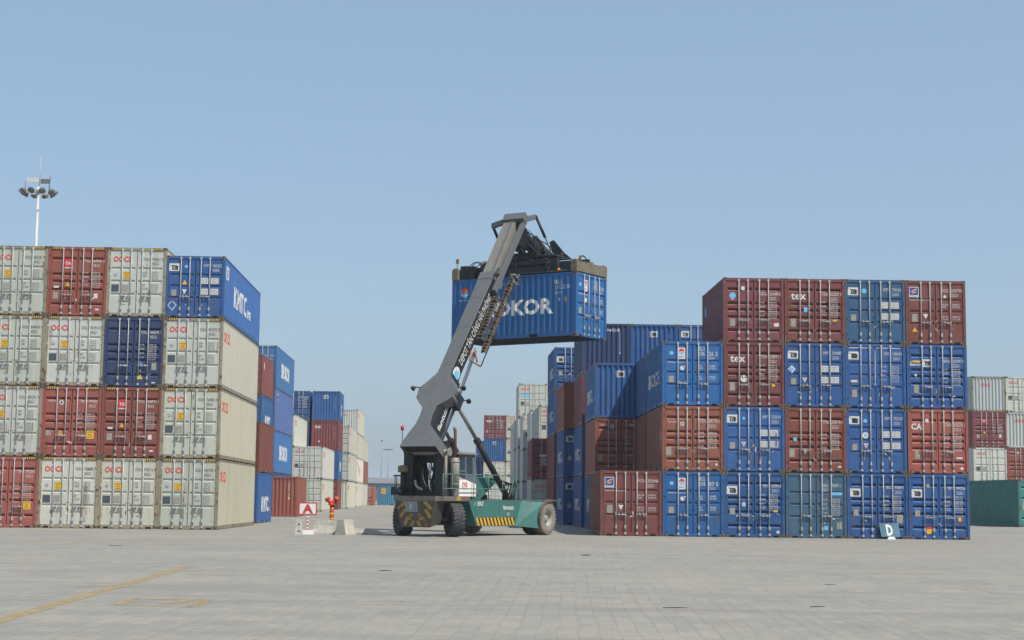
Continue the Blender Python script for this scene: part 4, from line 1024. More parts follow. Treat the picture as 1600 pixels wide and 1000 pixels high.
# counterweight
mb = MB()
bt = [(-0.60, -0.86, 0.34), (0.64, -0.86, 0.34), (0.70, -0.25, 0.50), (-0.68, -0.25, 0.50)]
tp = [(-0.86, -0.95, 1.30), (0.90, -0.95, 1.30), (0.90, -0.25, 1.30), (-0.86, -0.25, 1.30)]
mb.prism(bt, tp); cw = mb.build('counterweight', BALLAST, mach)
def cwp(fu, fz, o=0.004):
    z = 0.34 + 0.96 * fz; l = -0.60 - 0.26 * fz; r = 0.64 + 0.26 * fz
    return (l + (r - l) * fu, -0.86 - 0.09 * fz - o, z)
mb = MB()
for a, b_, c_, d in ((0.01, 0.70, 0.24, 0.99), (0.00, 0.38, 0.20, 0.70), (0.08, 0.10, 0.26, 0.42), (0.27, 0.30, 0.38, 0.52), (0.30, 0.08, 0.42, 0.26)):
    mb.face([cwp(a, b_), cwp(a + 0.09, b_ - 0.04), cwp(c_ + 0.06, d - 0.04), cwp(c_ - 0.02, d)])
    mb.face([cwp(1 - a - 0.09, b_ - 0.04), cwp(1 - a, b_), cwp(1 - c_ + 0.02, d), cwp(1 - c_ - 0.06, d - 0.04)])
mb.build('hazard_stripe', HAZYW, cw)
mb = MB()
mb.face([cwp(0.24, 0.58, 0.012), cwp(0.58, 0.58, 0.012), cwp(0.56, 0.97, 0.012), cwp(0.25, 0.97, 0.012)], 0)
mb.face([cwp(0.275, 0.62, 0.016), cwp(0.545, 0.62, 0.016), cwp(0.53, 0.94, 0.016), cwp(0.285, 0.94, 0.016)], 1)
sg = mb.build('rear_plate', [PLATE, plain('blue_grey_plate', (0.20, 0.25, 0.30), 0.4)], cw)
textobj('plate_letter', 'F', cwp(0.36, 0.66, 0.02), (1, 0, 0), (0, -0.09, 0.995), 0.22, PAPW, cw, 0.15, 0.02)
# hazard band, lettering on the right flank
mb = MB()
mb.face([(1.153, 1.62, 0.395), (1.153, 4.38, 0.395), (1.153, 4.40, 0.695), (1.153, 1.42, 0.695)], 0)
for k in range(11):
    v = 1.47 + k * 0.262
    mb.face([(1.157, v + 0.17, 0.397), (1.157, v + 0.31, 0.397), (1.157, v + 0.14, 0.693), (1.157, v, 0.693)], 1)
mb.build('hazard_band', [MACH, HAZY], chassis)
textobj('lettering', 'fantuzzi', (1.15, 3.50, 1.0), (0, 1, 0), (0, 0, 1), 0.16, WHITE, chassis, 0.78, 0.02)
textobj('lettering', "ER2'", (1.15, 1.60, 1.14), (0, 1, 0), (0, 0, 1), 0.15, WHITE, chassis, 0.44, 0.02)
textobj('lettering', 'S', (1.15, 1.36, 1.16), (0, 1, 0), (0, 0, 1), 0.10, WHITE, chassis, 0.08)
textobj('lettering', 'CS', (1.15, 3.78, 0.78), (0, 1, 0), (0, 0, 1), 0.10, WHITE, chassis, 0.2, 0.01)
# front fenders
def fender(sg):
    mb = MB()
    A, B_, C_, D = (1.15, 4.93, 1.33), (1.80, 5.62, 1.30), (1.80, 5.33, 0.27), (1.15, 4.45, 0.36)
    mb.prism([(sg * p[0], p[1], p[2]) for p in ((A, D, C_, B_) if sg > 0 else (A, B_, C_, D))], [(sg * p[0] * 0.97, p[1] + 0.06, p[2]) for p in ((A, D, C_, B_) if sg > 0 else (A, B_, C_, D))], 0)
    x0, x1 = sorted((sg * 0.72, sg * 1.80))
    mb.prism([(x0, 4.93, 1.335), (sg * 1.15 if sg > 0 else x0 + 0.65, 4.93, 1.335), (x1, 5.62, 1.335), (x1, 6.7, 1.335), (x0, 6.7, 1.335)] if sg > 0 else [(x1, 4.93, 1.335), (x1, 6.7, 1.335), (x0, 6.7, 1.335), (x0, 5.62, 1.335), (-1.15, 4.93, 1.335)],
             [(x0, 4.93, 1.385), (1.15, 4.93, 1.385), (x1, 5.62, 1.385), (x1, 6.7, 1.385), (x0, 6.7, 1.385)] if sg > 0 else [(x1, 4.93, 1.385), (x1, 6.7, 1.385), (x0, 6.7, 1.385), (x0, 5.62, 1.385), (-1.15, 4.93, 1.385)], 0)
    # red arch lip
    n = 9
    for k in range(n):
        a0 = R(205 - 130 * k / n); a1 = R(205 - 130 * (k + 1) / n)
        def pt(a, r): return (6.02 + r * math.cos(a), 0.60 + r * math.sin(a) * 1.02)
        q = [pt(a0, 0.70), pt(a0, 0.80), pt(a1, 0.80), pt(a1, 0.70)]
        vzprism(mb, q, sg * 1.80 - 0.03, sg * 1.80 + 0.03, 1)
    return mb.build('fender', [TEAL, REDTRIM], mach)
fender(1); fender(-1)

def wheel(cu, cv, cz, rad, wid, steer, tyre_m, rim_m, sgn=1):
    """wheel with its own rim and tyre, axle along local x, outer face towards sgn*x"""
    wr = empty('wheel', (cu, cv, cz), steer); wr.parent = mach
    h = wid / 2; r = rad; ri = rad * 0.50
    mb = MB()
    mb.revolve([(-h * 0.86, ri), (-h * 0.98, ri * 1.15), (-h, r * 0.78), (-h * 0.92, r * 0.90), (-h * 0.74, r * 0.955), (0, r * 0.968), (h * 0.74, r * 0.955), (h * 0.92, r * 0.90), (h, r * 0.78), (h * 0.98, ri * 1.15), (h * 0.86, ri)], (0, 0, 0), (1, 0, 0), 40)
    nl = 26
    for k in range(nl):
        for sd in (-1, 1):
            a = 2 * math.pi * (k + (0.5 if sd > 0 else 0)) / nl; da = 2 * math.pi / nl * 0.30
            def pr(x, ang, rr): return (x, rr * math.sin(ang), rr * math.cos(ang))
            sk = sd * 0.05
            x0, x1 = (0.03 * sd, h * 0.985 * sd)
            lo = [pr(x0, a - da, r * 0.95), pr(x1, a - da + sk, r * 0.86), pr(x1, a + da + sk, r * 0.86), pr(x0, a + da, r * 0.95)]
            hi = [pr(x0, a - da * 0.8, r), pr(x1, a - da * 0.8 + sk, r * 0.965), pr(x1, a + da * 0.8 + sk, r * 0.965), pr(x0, a + da * 0.8, r)]
            mb.prism(lo if sd < 0 else lo[::-1], hi if sd < 0 else hi[::-1])
    mb.build('tyre', tyre_m, wr)
    mb = MB(); q = h * sgn
    mb.revolve([(q * 0.90, ri * 1.02), (q * 0.95, ri * 0.97), (q * 0.55, ri * 0.86), (q * 0.25, ri * 0.78), (q * 0.18, ri * 0.42), (q * 0.55, ri * 0.38), (q * 0.62, ri * 0.30), (q * 0.62, 0.001)], (0, 0, 0), (1, 0, 0), 28)
    mb.revolve([(-q * 0.88, ri * 1.02), (-q * 0.5, ri * 0.9), (-q * 0.2, ri * 0.8), (-q * 0.2, 0.001)], (0, 0, 0), (1, 0, 0), 28)
    for k in range(10):
        a = 2 * math.pi * k / 10
        mb.tube([(q * 0.2, ri * 0.6 * math.cos(a), ri * 0.6 * math.sin(a)), (q * 0.36, ri * 0.6 * math.cos(a), ri * 0.6 * math.sin(a))], 0.018, 6)
    mb.build('rim', rim_m, wr)
    return wr
for sg_ in (1, -1):
    wheel(1.56 if sg_ > 0 else -1.78, 6.0, 0.66, 0.66, 0.44, 0, TYRED, RIM, sg_)
    if sg_ > 0: wheel(1.06, 6.0, 0.66, 0.66, 0.44, 0, TYREK, RIMK, 1)
    wheel(sg_ * 1.12, 0.02, 0.62, 0.62, 0.46, R(52), TYREK, RIMK, sg_)
mb = MB(); mb.tube([(-1.0, 0.02, 0.62), (1.0, 0.02, 0.62)], 0.14, 10); mb.build('rear_axle', MACH, mach)
mb = MB(); mb.tube([(-1.0, 6.0, 0.66), (1.0, 6.0, 0.66)], 0.20, 10); mb.build('front_axle', MACH, mach)

# pedestal
mb = MB()
vzprism(mb, [(-0.25, 1.47), (1.15, 1.47), (0.75, 2.6), (0.45, 3.2), (-0.25, 3.15)], 0.42, 0.76)
vzprism(mb, [(-0.25, 1.47), (1.15, 1.47), (0.75, 2.6), (0.45, 3.2), (-0.25, 3.15)], -0.96, -0.56)
mb.box(-0.56, 0.42, -0.12, 0.0, 1.47, 1.98); mb.box(-0.56, 0.42, 0.25, 0.5, 2.70, 3.45); mb.box(-0.94, 0.74, 0.0, 0.25, 3.0, 3.5)
mb.build('pedestal', MACH, mach)
mb = MB(); mb.tube([(-0.98, -0.15, 3.08), (0.92, -0.15, 3.08)], 0.11, 12); mb.tube([(0.92, -0.15, 3.08), (1.0, -0.15, 3.08)], 0.15, 12); mb.build('boom_pivot', BOOMW, mach)
rnd = random.Random(3)
for k in range(26):
    a = Vector((rnd.uniform(-0.5, 0.35), rnd.uniform(-0.2, 0.25), rnd.uniform(2.2, 2.75))); b_ = Vector((rnd.uniform(-0.45, 0.4), rnd.uniform(-0.25, 0.3), rnd.uniform(1.55, 1.95)))
    m_ = (a + b_) / 2 + Vector((rnd.uniform(-0.3, 0.3), rnd.uniform(-0.25, 0.0), rnd.uniform(-0.45, 0.0)))
    pts = [(a * (1 - t) ** 2 + m_ * 2 * t * (1 - t) + b_ * t * t) for t in [i / 8 for i in range(9)]]
    mb = MB(); mb.tube(pts, rnd.choice((0.018, 0.024, 0.03)), 6); mb.build('hydraulic_hose', HOSE if k % 6 else HOSEW, mach)
mb = MB(); mb.tube([(-0.48, -0.2, 2.05), (-0.42, -0.22, 1.86), (-0.30, -0.22, 1.76), (-0.15, -0.2, 1.72)], 0.05, 8); mb.build('hydraulic_hose', HOSEW, mach)

# cab
mb = MB()
cb = [(-0.60, 1.15, 1.48), (0.60, 1.15, 1.48), (0.60, 2.55, 1.48), (-0.60, 2.55, 1.48)]
tpc = [(-0.55, 1.15, 3.05), (0.55, 1.15, 3.05), (0.55, 2.38, 3.05), (-0.55, 2.38, 3.05)]
mb.prism(cb, tpc); cab = mb.build('cab', CABG, mach)
def cabp(v0, v1, z0, z1, o=0.006):
    def x(z): return 0.60 - 0.05 * (z - 1.48) / 1.57 + o
    return [(x(z0), v0, z0), (x(z0), v1, z0), (x(z1), v1, z1), (x(z1), v0, z1)]
for v0, v1, z0, z1 in ((1.20, 1.60, 1.95, 2.40), (1.20, 1.60, 2.46, 2.98), (1.72, 2.16, 2.30, 2.95)):
    mb = MB(); mb.face(cabp(v0, v1, z0, z1)); mb.build('window', GLASS, cab)
mb = MB(); mb.face([(-0.5, 1.144, 2.0), (0.5, 1.144, 2.0), (0.48, 1.144, 2.95), (-0.48, 1.144, 2.95)]); mb.build('window', GLASS, cab)
mb = MB(); mb.face([(0.5, 2.532, 1.8), (-0.5, 2.532, 1.8), (-0.48, 2.394, 2.95), (0.48, 2.394, 2.95)]); mb.build('windscreen', GLASS, cab)
mb = MB(); mb.box(-0.6, 0.62, 1.0, 2.40, 3.052, 3.13); mb.build('roof', paint('dusty_cab_roof', (0.22, 0.21, 0.18), rust=0.3, dirt=0.4, tint=False), cab)
# engine hood with the number, muffler, exhaust
mb = MB()
vzprism(mb, [(0.50, 1.48), (1.72, 1.48), (1.72, 1.93), (0.62, 2.17), (0.50, 2.05)], 0.62, 1.0, 0); hood = mb.build('engine_hood', WPAN, mach)
textobj('number', '09', (1.0, 0.72, 1.74), (0, 1, 0), (0, 0, 1), 0.27, REDL, hood, 0.36, 0.012)
mb = MB(); mb.revolve([(0, 0.001), (0, 0.175), (1.05, 0.175), (1.08, 0.15), (1.12, 0.15), (1.13, 0.06), (1.14, 0.001)], (0.93, 0.30, 1.76), (0, 0, 1), 20)
for z in (1.9, 2.72): mb.revolve([(0, 0.178), (0.0, 0.187), (0.04, 0.187), (0.04, 0.178)], (0.93, 0.30, z), (0, 0, 1), 20)
muff = mb.build('muffler', MUFF, mach)
mb = MB(); mb.tube([(0.93, 0.30, 2.88), (0.93, 0.30, 3.80), (0.93, 0.29, 3.90), (0.93, 0.22, 3.98)], 0.058, 10); mb.build('exhaust_pipe', PIPE, muff)
mb = MB(); mb.tube([(0.95, -0.35, 1.47), (0.95, -0.35, 2.95)], 0.055, 8); mb.tube([(0.95, -0.35, 2.95), (0.95, -0.1, 3.1)], 0.03, 6); mb.build('steering_column_pipe', BOOMW, mach)
mb = MB(); vzprism(mb, [(2.75, 1.37), (3.30, 1.37), (4.35, 1.95), (4.75, 2.12), (4.2, 2.24), (2.75, 2.18)], -0.35, 0.22); mb.build('tank', TEAL, mach)
# railing
mb = MB(); ur = 1.10
mb.tube([(ur, -0.75, 2.27), (ur, 4.15, 2.31), (ur, 4.80, 1.88), (ur, 4.80, 1.36)], 0.019, 6)
mb.tube([(ur, -0.75, 1.75), (ur, 4.80, 1.78)], 0.019, 6)
for v in (-0.75, -0.12, 1.40, 2.48, 3.52, 4.3): mb.tube([(ur, v, 1.34), (ur, v, 2.29 if v < 4.2 else 2.2)], 0.019, 6)
mb.build('railing', TEALR, mach)
mb = MB(); mb.tube([(-1.10, -0.6, 2.2), (-1.10, 4.2, 2.25)], 0.019, 6)
for v in (-0.6, 1.4, 2.6, 4.2): mb.tube([(-1.10, v, 1.34), (-1.10, v, 2.25)], 0.019, 6)
mb.build('railing', TEALR, mach)
# air cleaner, beacon, mirrors, lamps
mb = MB(); mb.revolve([(0, 0.001), (0, 0.20), (0.22, 0.20), (0.26, 0.12), (0.27, 0.001)], (-0.95, -0.30, 2.34), (0, 0, 1), 18); ac = mb.build('air_cleaner_cap', TAN, mach)
mb = MB(); mb.tube([(-0.95, -0.30, 1.47), (-0.95, -0.30, 2.34)], 0.10, 12); mb.tube([(-1.02, -0.55, 1.7), (-0.85, -0.5, 1.55)], 0.14, 10); mb.build('air_cleaner_pipe', MACH, ac)
mb = MB(); mb.tube([(-0.95, -0.72, 1.47), (-0.95, -0.72, 2.20)], 0.02, 6); mb.tube([(-1.10, -0.72, 2.2), (-0.78, -0.72, 2.22)], 0.025, 6)
mb.box(-1.24, -1.02, -0.66, -0.60, 1.50, 1.80); mb.build('mirror_post', MACH, mach)
mb = MB(); mb.tube([BP(0.05, -0.80, -0.05), BP(0.05, -0.80, -0.05) + Vector((0.0, 0, 0.42))], 0.014, 6); bpst = mb.build('beacon_post', MACH, mach)
q = BP(0.05, -0.80, -0.05) + Vector((0, 0, 0.42)); mb = MB(); mb.revolve([(0, 0.001), (0, 0.065), (0.17, 0.055), (0.19, 0.001)], q, (0, 0, 1), 12); mb.build('beacon', BEAC, bpst)
for p, d in ((BP(2.55, -1.18, 0.05), -1), (BP(2.62, 0.92, -0.1), 1), (BP(2.35, 1.02, -0.55), 1)):
    mb = MB(); mb.tube([p - Vector((d * 0.25, 0, 0.02)), p], 0.02, 6); mb.revolve([(0, 0.001), (0, 0.06), (0.10, 0.10), (0.12, 0.10), (0.12, 0.001)], p, (d * 0.3, -0.7, -0.5), 12)
    mb.build('work_lamp', MACH, mach)

# boom
OL = [(-0.21, -0.78), (0.02, -0.76), (0.45, -0.62), (0.85, -0.485), (1.25, -0.45), (1.62, -0.50), (1.85, -0.74), (2.09, -0.96), (2.56, -1.0), (2.9, -0.72), (3.28, -0.46), (3.66, -0.44), (8.43, -0.36)]
OR = [(-0.21, 0.78), (0.23, 0.77), (0.50, 0.47), (0.85, 0.13), (1.25, 0.07), (1.67, 0.12), (1.9, 0.44), (2.09, 0.66), (2.54, 0.60), (2.8, 0.38), (3.14, 0.19), (3.64, 0.14), (8.43, 0.32)]
DP = [(-0.21, 0.76), (0.30, 0.66), (0.62, 0.34), (1.6, 0.30), (2.1, 0.46), (2.55, 0.46), (3.2, 0.62), (6.5, 0.62), (8.43, 0.70)]
def lin(t, s):
    if s <= t[0][0]: return t[0][1]
    for (a, x), (b_, y) in zip(t[:-1], t[1:]):
        if s <= b_: return x + (y - x) * (s - a) / (b_ - a)
    return t[-1][1]
mb = MB(); ss = sorted(set([a for a, _ in OL] + [a for a, _ in OR] + [a for a, _ in DP] + [5.0, 6.0, 7.5]))
for a, b_ in zip(ss[:-1], ss[1:]):
    la, lb, ra, rb, da, db = lin(OL, a), lin(OL, b_), lin(OR, a), lin(OR, b_), lin(DP, a), lin(DP, b_)
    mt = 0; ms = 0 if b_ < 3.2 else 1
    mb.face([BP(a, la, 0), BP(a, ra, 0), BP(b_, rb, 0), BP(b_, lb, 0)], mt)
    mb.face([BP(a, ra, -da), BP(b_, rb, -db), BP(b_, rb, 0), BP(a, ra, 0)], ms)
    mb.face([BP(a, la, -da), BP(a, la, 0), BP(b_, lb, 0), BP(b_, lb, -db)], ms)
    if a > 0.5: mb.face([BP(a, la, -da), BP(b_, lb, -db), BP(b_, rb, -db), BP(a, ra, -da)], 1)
mb.face([BP(8.43, -0.36, -0.7), BP(8.43, 0.32, -0.7), BP(8.43, 0.32, 0), BP(8.43, -0.36, 0)][::-1], 1)
mb.face([BP(-0.12, -0.77, -0.06), BP(-0.12, 0.77, -0.06), BP(-0.02, 0.74, -0.74), BP(-0.02, -0.74, -0.74)], 1)
# dark plate above stands in for the shaded inside of the hollow base
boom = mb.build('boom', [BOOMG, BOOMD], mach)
mb = MB()
for a, b_ in zip([3.5, 4.2, 5.0, 5.9, 6.8, 7.6], [4.2, 5.0, 5.9, 6.8, 7.6, 8.05]):
    mb.obox(BP(a, lin(OR, a) - 0.018, -0.012), Vector((0.022, 0, 0)), BP(b_, lin(OR, b_) - 0.018, -0.012) - BP(a, lin(OR, a) - 0.018, -0.012), ND * 0.016)
mb.build('edge_highlight', BOOMW, boom)  # lighter strip painting in the highlight along the boom's right edge
mb = MB()
for s0 in (3.66, 5.55, 7.05): mb.obox(BP(s0, lin(OL, s0) + 0.01, -0.004), BP(s0, lin(OR, s0) - 0.02, -0.004) - BP(s0, lin(OL, s0) + 0.01, -0.004), SD * 0.025, ND * 0.010)
mb.build('weld_seam', BOOMG, boom)
mb = MB()
cs = [(s, u, n) for s, u, n in ((0.35, 0, 0),)]
def boombox(mb, s0, s1, l0, r0, l1, r1, n0, n1, mi=0):
    A = [BP(s0, l0, n0), BP(s0, r0, n0), BP(s0, r0, n1), BP(s0, l0, n1)]; B_ = [BP(s1, l1, n0), BP(s1, r1, n0), BP(s1, r1, n1), BP(s1, l1, n1)]
    mb.prism(A, B_, mi)
boombox(mb, 0.45, 3.25, -0.40, 0.33, -0.44, 0.22, -0.70, -0.06); mb.build('boom_box', BOOMD, boom)
textobj('lettering', 'fantuzzi', BP(0.80, 0.335, -0.46), SD + Vector((-0.03, 0, 0)), ND, 0.22, WHITE, boom, 1.25, 0.02, off=0.012)
mb = MB(); boombox(mb, 8.05, 8.40, -0.385, 0.345, -0.375, 0.335, -0.72, 0.015); mb.build('boom_collar', BOOMG, boom)
hd = (BP(8.43, 0.32, 0) - BP(3.64, 0.14, 0)).normalized()
textobj('lettering', 'DEPOT TÂN CẢNG HẢI PHÒNG', BP(3.95, 0.16, -0.44), hd, ND, 0.29, PAPW, boom, 3.45, 0.02, off=0.012)
# round emblem
def sidedisc(mb, s, n, r, mi, off, k=20, sq=0.8):
    mb.face([BP(s + r * math.cos(2 * math.pi * i / k), 0.0, n + r * sq * math.sin(2 * math.pi * i / k)) + Vector((lin(OR, s) + off + 0.02, 0, 0)) for i in range(k)], mi)
mb = MB(); sidedisc(mb, 3.42, -0.28, 0.30, 0, 0.012); sidedisc(mb, 3.37, -0.31, 0.22, 1, 0.016); sidedisc(mb, 3.45, -0.27, 0.19, 0, 0.020); sidedisc(mb, 3.50, -0.25, 0.15, 2, 0.024); sidedisc(mb, 3.55, -0.23, 0.08, 3, 0.028)
mb.build('emblem', [WHITE, LBLUE, YEL, ORNG], boom)
mb = MB(); boombox(mb, 7.9, 11.40, -0.34, 0.30, -0.30, 0.25, -0.58, -0.07); inner = mb.build('inner_boom', BOOMW, mach)
mb = MB(); boombox(mb, 8.45, 11.3, 0.10, 0.17, 0.07, 0.13, -0.072, -0.03); mb.build('slide_rail', BOOMG, inner)
mb = MB(); boombox(mb, 11.28, 11.62, -0.36, 0.62, -0.36, 0.62, -0.34, 0.02); mb.build('head_crosspiece', BOOMG, inner)
mb = MB(); boombox(mb, 7.55, 11.5, 0.38, 0.52, 0.46, 0.60, -0.36, -0.14); mb.build('hose_guide_bar', BOOMG, inner)
mb = MB()
mb.tube([BP(8.3, 0.42, -0.1), BP(8.5, 0.40, -0.2), BP(8.3, 0.38, -0.35)], 0.05, 6); mb.tube([BP(8.15, 0.36, 0.02), BP(8.6, 0.37, -0.05)], 0.045, 6); mb.build('hose_fitting', MACH, boom)
# head: brackets that carry the spreader, arms and dampers
cc = CS(3.03, 1.22, 0.0)
mb = MB()
for u in (-0.28, 0.22):
    a = BP(11.5, 0, -0.1); b_ = BP(10.3, 0, -0.55)
    poly = [(a.y, a.z), (b_.y + 0.1, b_.z + 0.1), (cc.y - 0.55, 11.55), (cc.y - 0.12, 11.45), (cc.y - 0.10, 11.85), (a.y + 0.40, a.z - 0.20)]
    vzprism(mb, poly, u - 0.05, u + 0.05)
mb.build('head_bracket', MACH, inner)
mb = MB(); e = BP(11.5, 0.55, -0.3); t_ = BP(12.1, 0.56, -0.78); mb.obox(e - Vector((0.08, 0.05, 0.10)), (0.16, 0, 0), t_ - e, (0, -0.06, 0.2)); mb.build('head_arm', BOOMG, inner)
k1 = BP(12.12, 0.60, -0.72); k2 = CS(1.55, 0.55, 11.50)
for o_ in (0,):
    mb = MB(); mid = k1 + (k2 - k1) * 0.62; mb.tube([k1, mid], 0.065, 8); mb.tube([mid, k2], 0.034, 6, 1); mb.build('damper_cylinder', [MACH, CABG], inner)
e = BP(11.45, -0.30, -0.2); t_ = BP(11.35, -1.0, -0.32)
mb = MB(); mb.obox(e - Vector((0, 0.1, 0.12)), t_ - e, (0, 0.2, 0), (0, 0, 0.2)); mb.build('head_arm', BOOMG, inner)
mb = MB(); k1 = t_; k2 = CS(4.3, 1.5, 11.40); mid = k1 + (k2 - k1) * 0.4; mb.tube([k1, mid], 0.065, 8); mb.tube([mid, k2], 0.034, 6, 1); mb.build('damper_cylinder', [MACH, CABG], inner)
rnd = random.Random(11)
for k in range(15):
    a = BP(11.3 + rnd.uniform(-0.5, 0.25), rnd.uniform(-0.1, 0.62), -0.45 + rnd.uniform(-0.5, 0.0)); b_ = CS(rnd.uniform(1.7, 3.2), rnd.uniform(0.4, 1.6), rnd.uniform(11.35, 11.6))
    m_ = (a + b_) / 2 + Vector((rnd.uniform(-0.1, 0.5), rnd.uniform(-0.2, 0.5), rnd.uniform(-0.4, 0.35)))
    pts = [(a * (1 - t) ** 2 + m_ * 2 * t * (1 - t) + b_ * t * t) for t in [i / 8 for i in range(9)]]
    mb = MB(); mb.tube(pts, rnd.choice((0.013, 0.018, 0.024)), 5); mb.build('hydraulic_hose', HOSE, inner)
# lift cylinders
for u in (0.60, -0.60):
    mb = MB(); p0, p1, p2 = Vector((u, 4.80, 1.42)), Vector((u, 2.39, 3.61)), Vector((u if u < 0 else 0.50, 0.74, 5.16))
    mb.tube([p0, p1], 0.115, 14, 0); mb.tube([p1 - (p1 - p0).normalized() * 0.12, p1 + (p1 - p0).normalized() * 0.02], 0.14, 14, 0)
    cyl = mb.build('lift_cylinder', MACH, mach)
    mb = MB(); mb.tube([p1, p2], 0.072, 12); mb.build('piston_rod', CHROME, cyl)
    mb = MB(); mb.tube([p2 - Vector((0.14, 0, 0)), p2 + Vector((0.14, 0, 0))], 0.12, 12); mb.tube([p0 - Vector((0.18, 0, 0)), p0 + Vector((0.18, 0, 0))], 0.16, 12); mb.build('pivot_pin', MACH, cyl)
mb = MB(); mb.obox(BP(2.0, 0.36, -0.75), Vector((0.28, 0, 0)), SD * 0.55, ND * 0.45); mb.obox(BP(2.0, -0.72, -0.75), Vector((0.28, 0, 0)), SD * 0.55, ND * 0.45); mb.build('cylinder_lug', BOOMD, boom)
for k in range(4):
    mb = MB(); p = Vector((0.9 - 0.12 * k, 4.7, 1.4)); mb.tube([p, p + Vector((0, 0.25, 0.55)), p + Vector((-0.1, -0.35, 0.62 + 0.05 * k)), p + Vector((-0.3, -0.75, 0.75))], 0.03, 6); mb.build('hydraulic_hose', HOSE, mach)
for k, (u, n) in enumerate(((0.30, -0.74), (0.22, -0.76), (0.37, -0.72))):
    mb = MB(); mb.tube([BP(0.5, u + 0.06, n), BP(2.2, u + 0.05, n - 0.02), BP(4.9, u - 0.02, n)], 0.022, 6); mb.build('hydraulic_pipe', CABG, boom)
# cable chains hanging along the boom
def chain(s0, s1, u, n, w=0.17, d=0.10):
    mb = MB(); k = int((s1 - s0) / 0.16)
    rr = random.Random(int(s0 * 10))
    for i in range(k):
        s = s0 + (s1 - s0) * i / k; L_ = (s1 - s0) / k; ju = rr.uniform(-0.02, 0.02); jn = rr.uniform(-0.025, 0.025); mi = rr.choice((0, 0, 1, 2))
        for du in (-w / 2, w / 2):
            e_ = L_ * rr.uniform(0.66, 0.95)
            boombox(mb, s, s + e_, u + du - 0.022 + ju, u + du + 0.022 + ju, u + du - 0.022, u + du + 0.022, n - d / 2 + jn, n + d / 2 + jn, mi)
        if rr.random() < 0.85: boombox(mb, s + L_ * 0.3, s + L_ * 0.5, u - w / 2, u + w / 2, u - w / 2, u + w / 2, n - d / 2 - 0.01, n + d / 2 + 0.01 + jn, rr.choice((0, 2, 2)))
    mb.tube([BP(s0, u - 0.03, n), BP((s0 + s1) / 2, u + 0.02, n + 0.03), BP(s1, u - 0.02, n)], 0.028, 6, 3); mb.tube([BP(s0, u + 0.05, n), BP((s0 + s1) / 2, u - 0.02, n - 0.03), BP(s1, u + 0.04, n)], 0.022, 6, 3)
    return mb.build('cable_chain', [CHAIN, PIPE, BALLAST, HOSE], mach)
chain(5.0, 8.75, 0.52, -0.92); chain(5.2, 7.45, 0.52, -0.40, 0.22)
mb = MB(); p = BP(4.85, 0.36, -0.75); mb.tube([BP(4.75, 0.25, -0.55), BP(4.35, 0.30, -0.60), BP(4.35, 0.60, -1.0)], 0.035, 6); mb.tube([BP(4.95, 0.3, -0.62), BP(4.4, 0.52, -0.78)], 0.035, 6)
mb.build('chain_bracket', BRACK, mach)
mb = MB(); mb.tube([BP(4.35, 0.60, -1.0), BP(6.0, 0.61, -1.03), BP(8.9, 0.62, -1.05)], 0.024, 6); mb.build('chain_guide_rod', MACH, mach)
for k in range(9):
    r_ = random.Random(40 + k); c0 = BP(8.85, 0.55, -0.95); pts = [c0 + Vector((0.16 * k / 9 + 0.12 * math.cos(a + k), 0.12 * math.cos(a * 1.0 + k), 0.20 * math.sin(a) - 0.05 * k / 9)) for a in [2 * math.pi * i / 12 * 0.8 for i in range(13)]]
    mb = MB(); mb.tube(pts, 0.011, 5); mb.build('loose_cable', HOSEW if k % 2 else HOSE, mach)

# spreader (built along the container it holds)
ZT = LIFT[2] + HS
mb = MB()
def cbox(mb, a0, a1, b0, b1, z0, z1, mi=0):
    p = CS(a0, b0, z0); mb.obox(p, CS(a1, b0, z0) - p, CS(a0, b1, z0) - p, Vector((0, 0, z1 - z0)), mi)
for b0 in (0.30, 1.76): cbox(mb, 0.28, 5.80, b0, b0 + 0.36, ZT + 0.10, ZT + 0.50)
for b0 in (0.08, 2.20):
    cbox(mb, 1.4, 4.7, b0, b0 + 0.16, ZT + 0.05, ZT + 0.30); cbox(mb, 1.4, 4.7, b0, b0 + 0.16, ZT + 0.42, ZT + 0.60)
for a0 in (1.5, 2.2, 3.6, 4.4): cbox(mb, a0, a0 + 0.18, 0.10, 2.30, ZT + 0.52, ZT + 0.66)
for a0 in (0.9, 1.9, 2.9, 3.9): cbox(mb, a0, a0 + 0.07, 0.06, 0.14, ZT + 0.03, ZT + 0.62)
cbox(mb, 0.3, 2.6, 0.10, 0.24, ZT + 0.02, ZT + 0.20)
spreader = mb.build('spreader', SPRD, mach)
for a0, a1 in ((-0.02, 0.26), (5.80, 6.08)):
    mb = MB(); cbox(mb, a0, a1, 0.0, W, ZT + 0.02, ZT + 0.44)
    for b0 in (0.02, W - 0.2): cbox(mb, a0 + 0.05, a1 - 0.05, b0, b0 + 0.18, ZT + 0.44, ZT + 0.50)
    cbox(mb, a0 + 0.1, a1 - 0.1, 0.9, 1.5, ZT + 0.44, ZT + 0.53)
    mb.build('end_beam', WORNY, spreader)
mb = MB(); mb.revolve([(0, 0.001), (0, 0.80), (0.20, 0.80), (0.22, 0.70), (0.22, 0.001)], CS(3.03, 1.22, ZT + 0.66), (0, 0, 1), 28)
cbox(mb, 2.1, 3.95, 0.55, 1.9, ZT + 0.86, ZT + 1.02); rot_ = mb.build('rotator', SPRD, spreader)
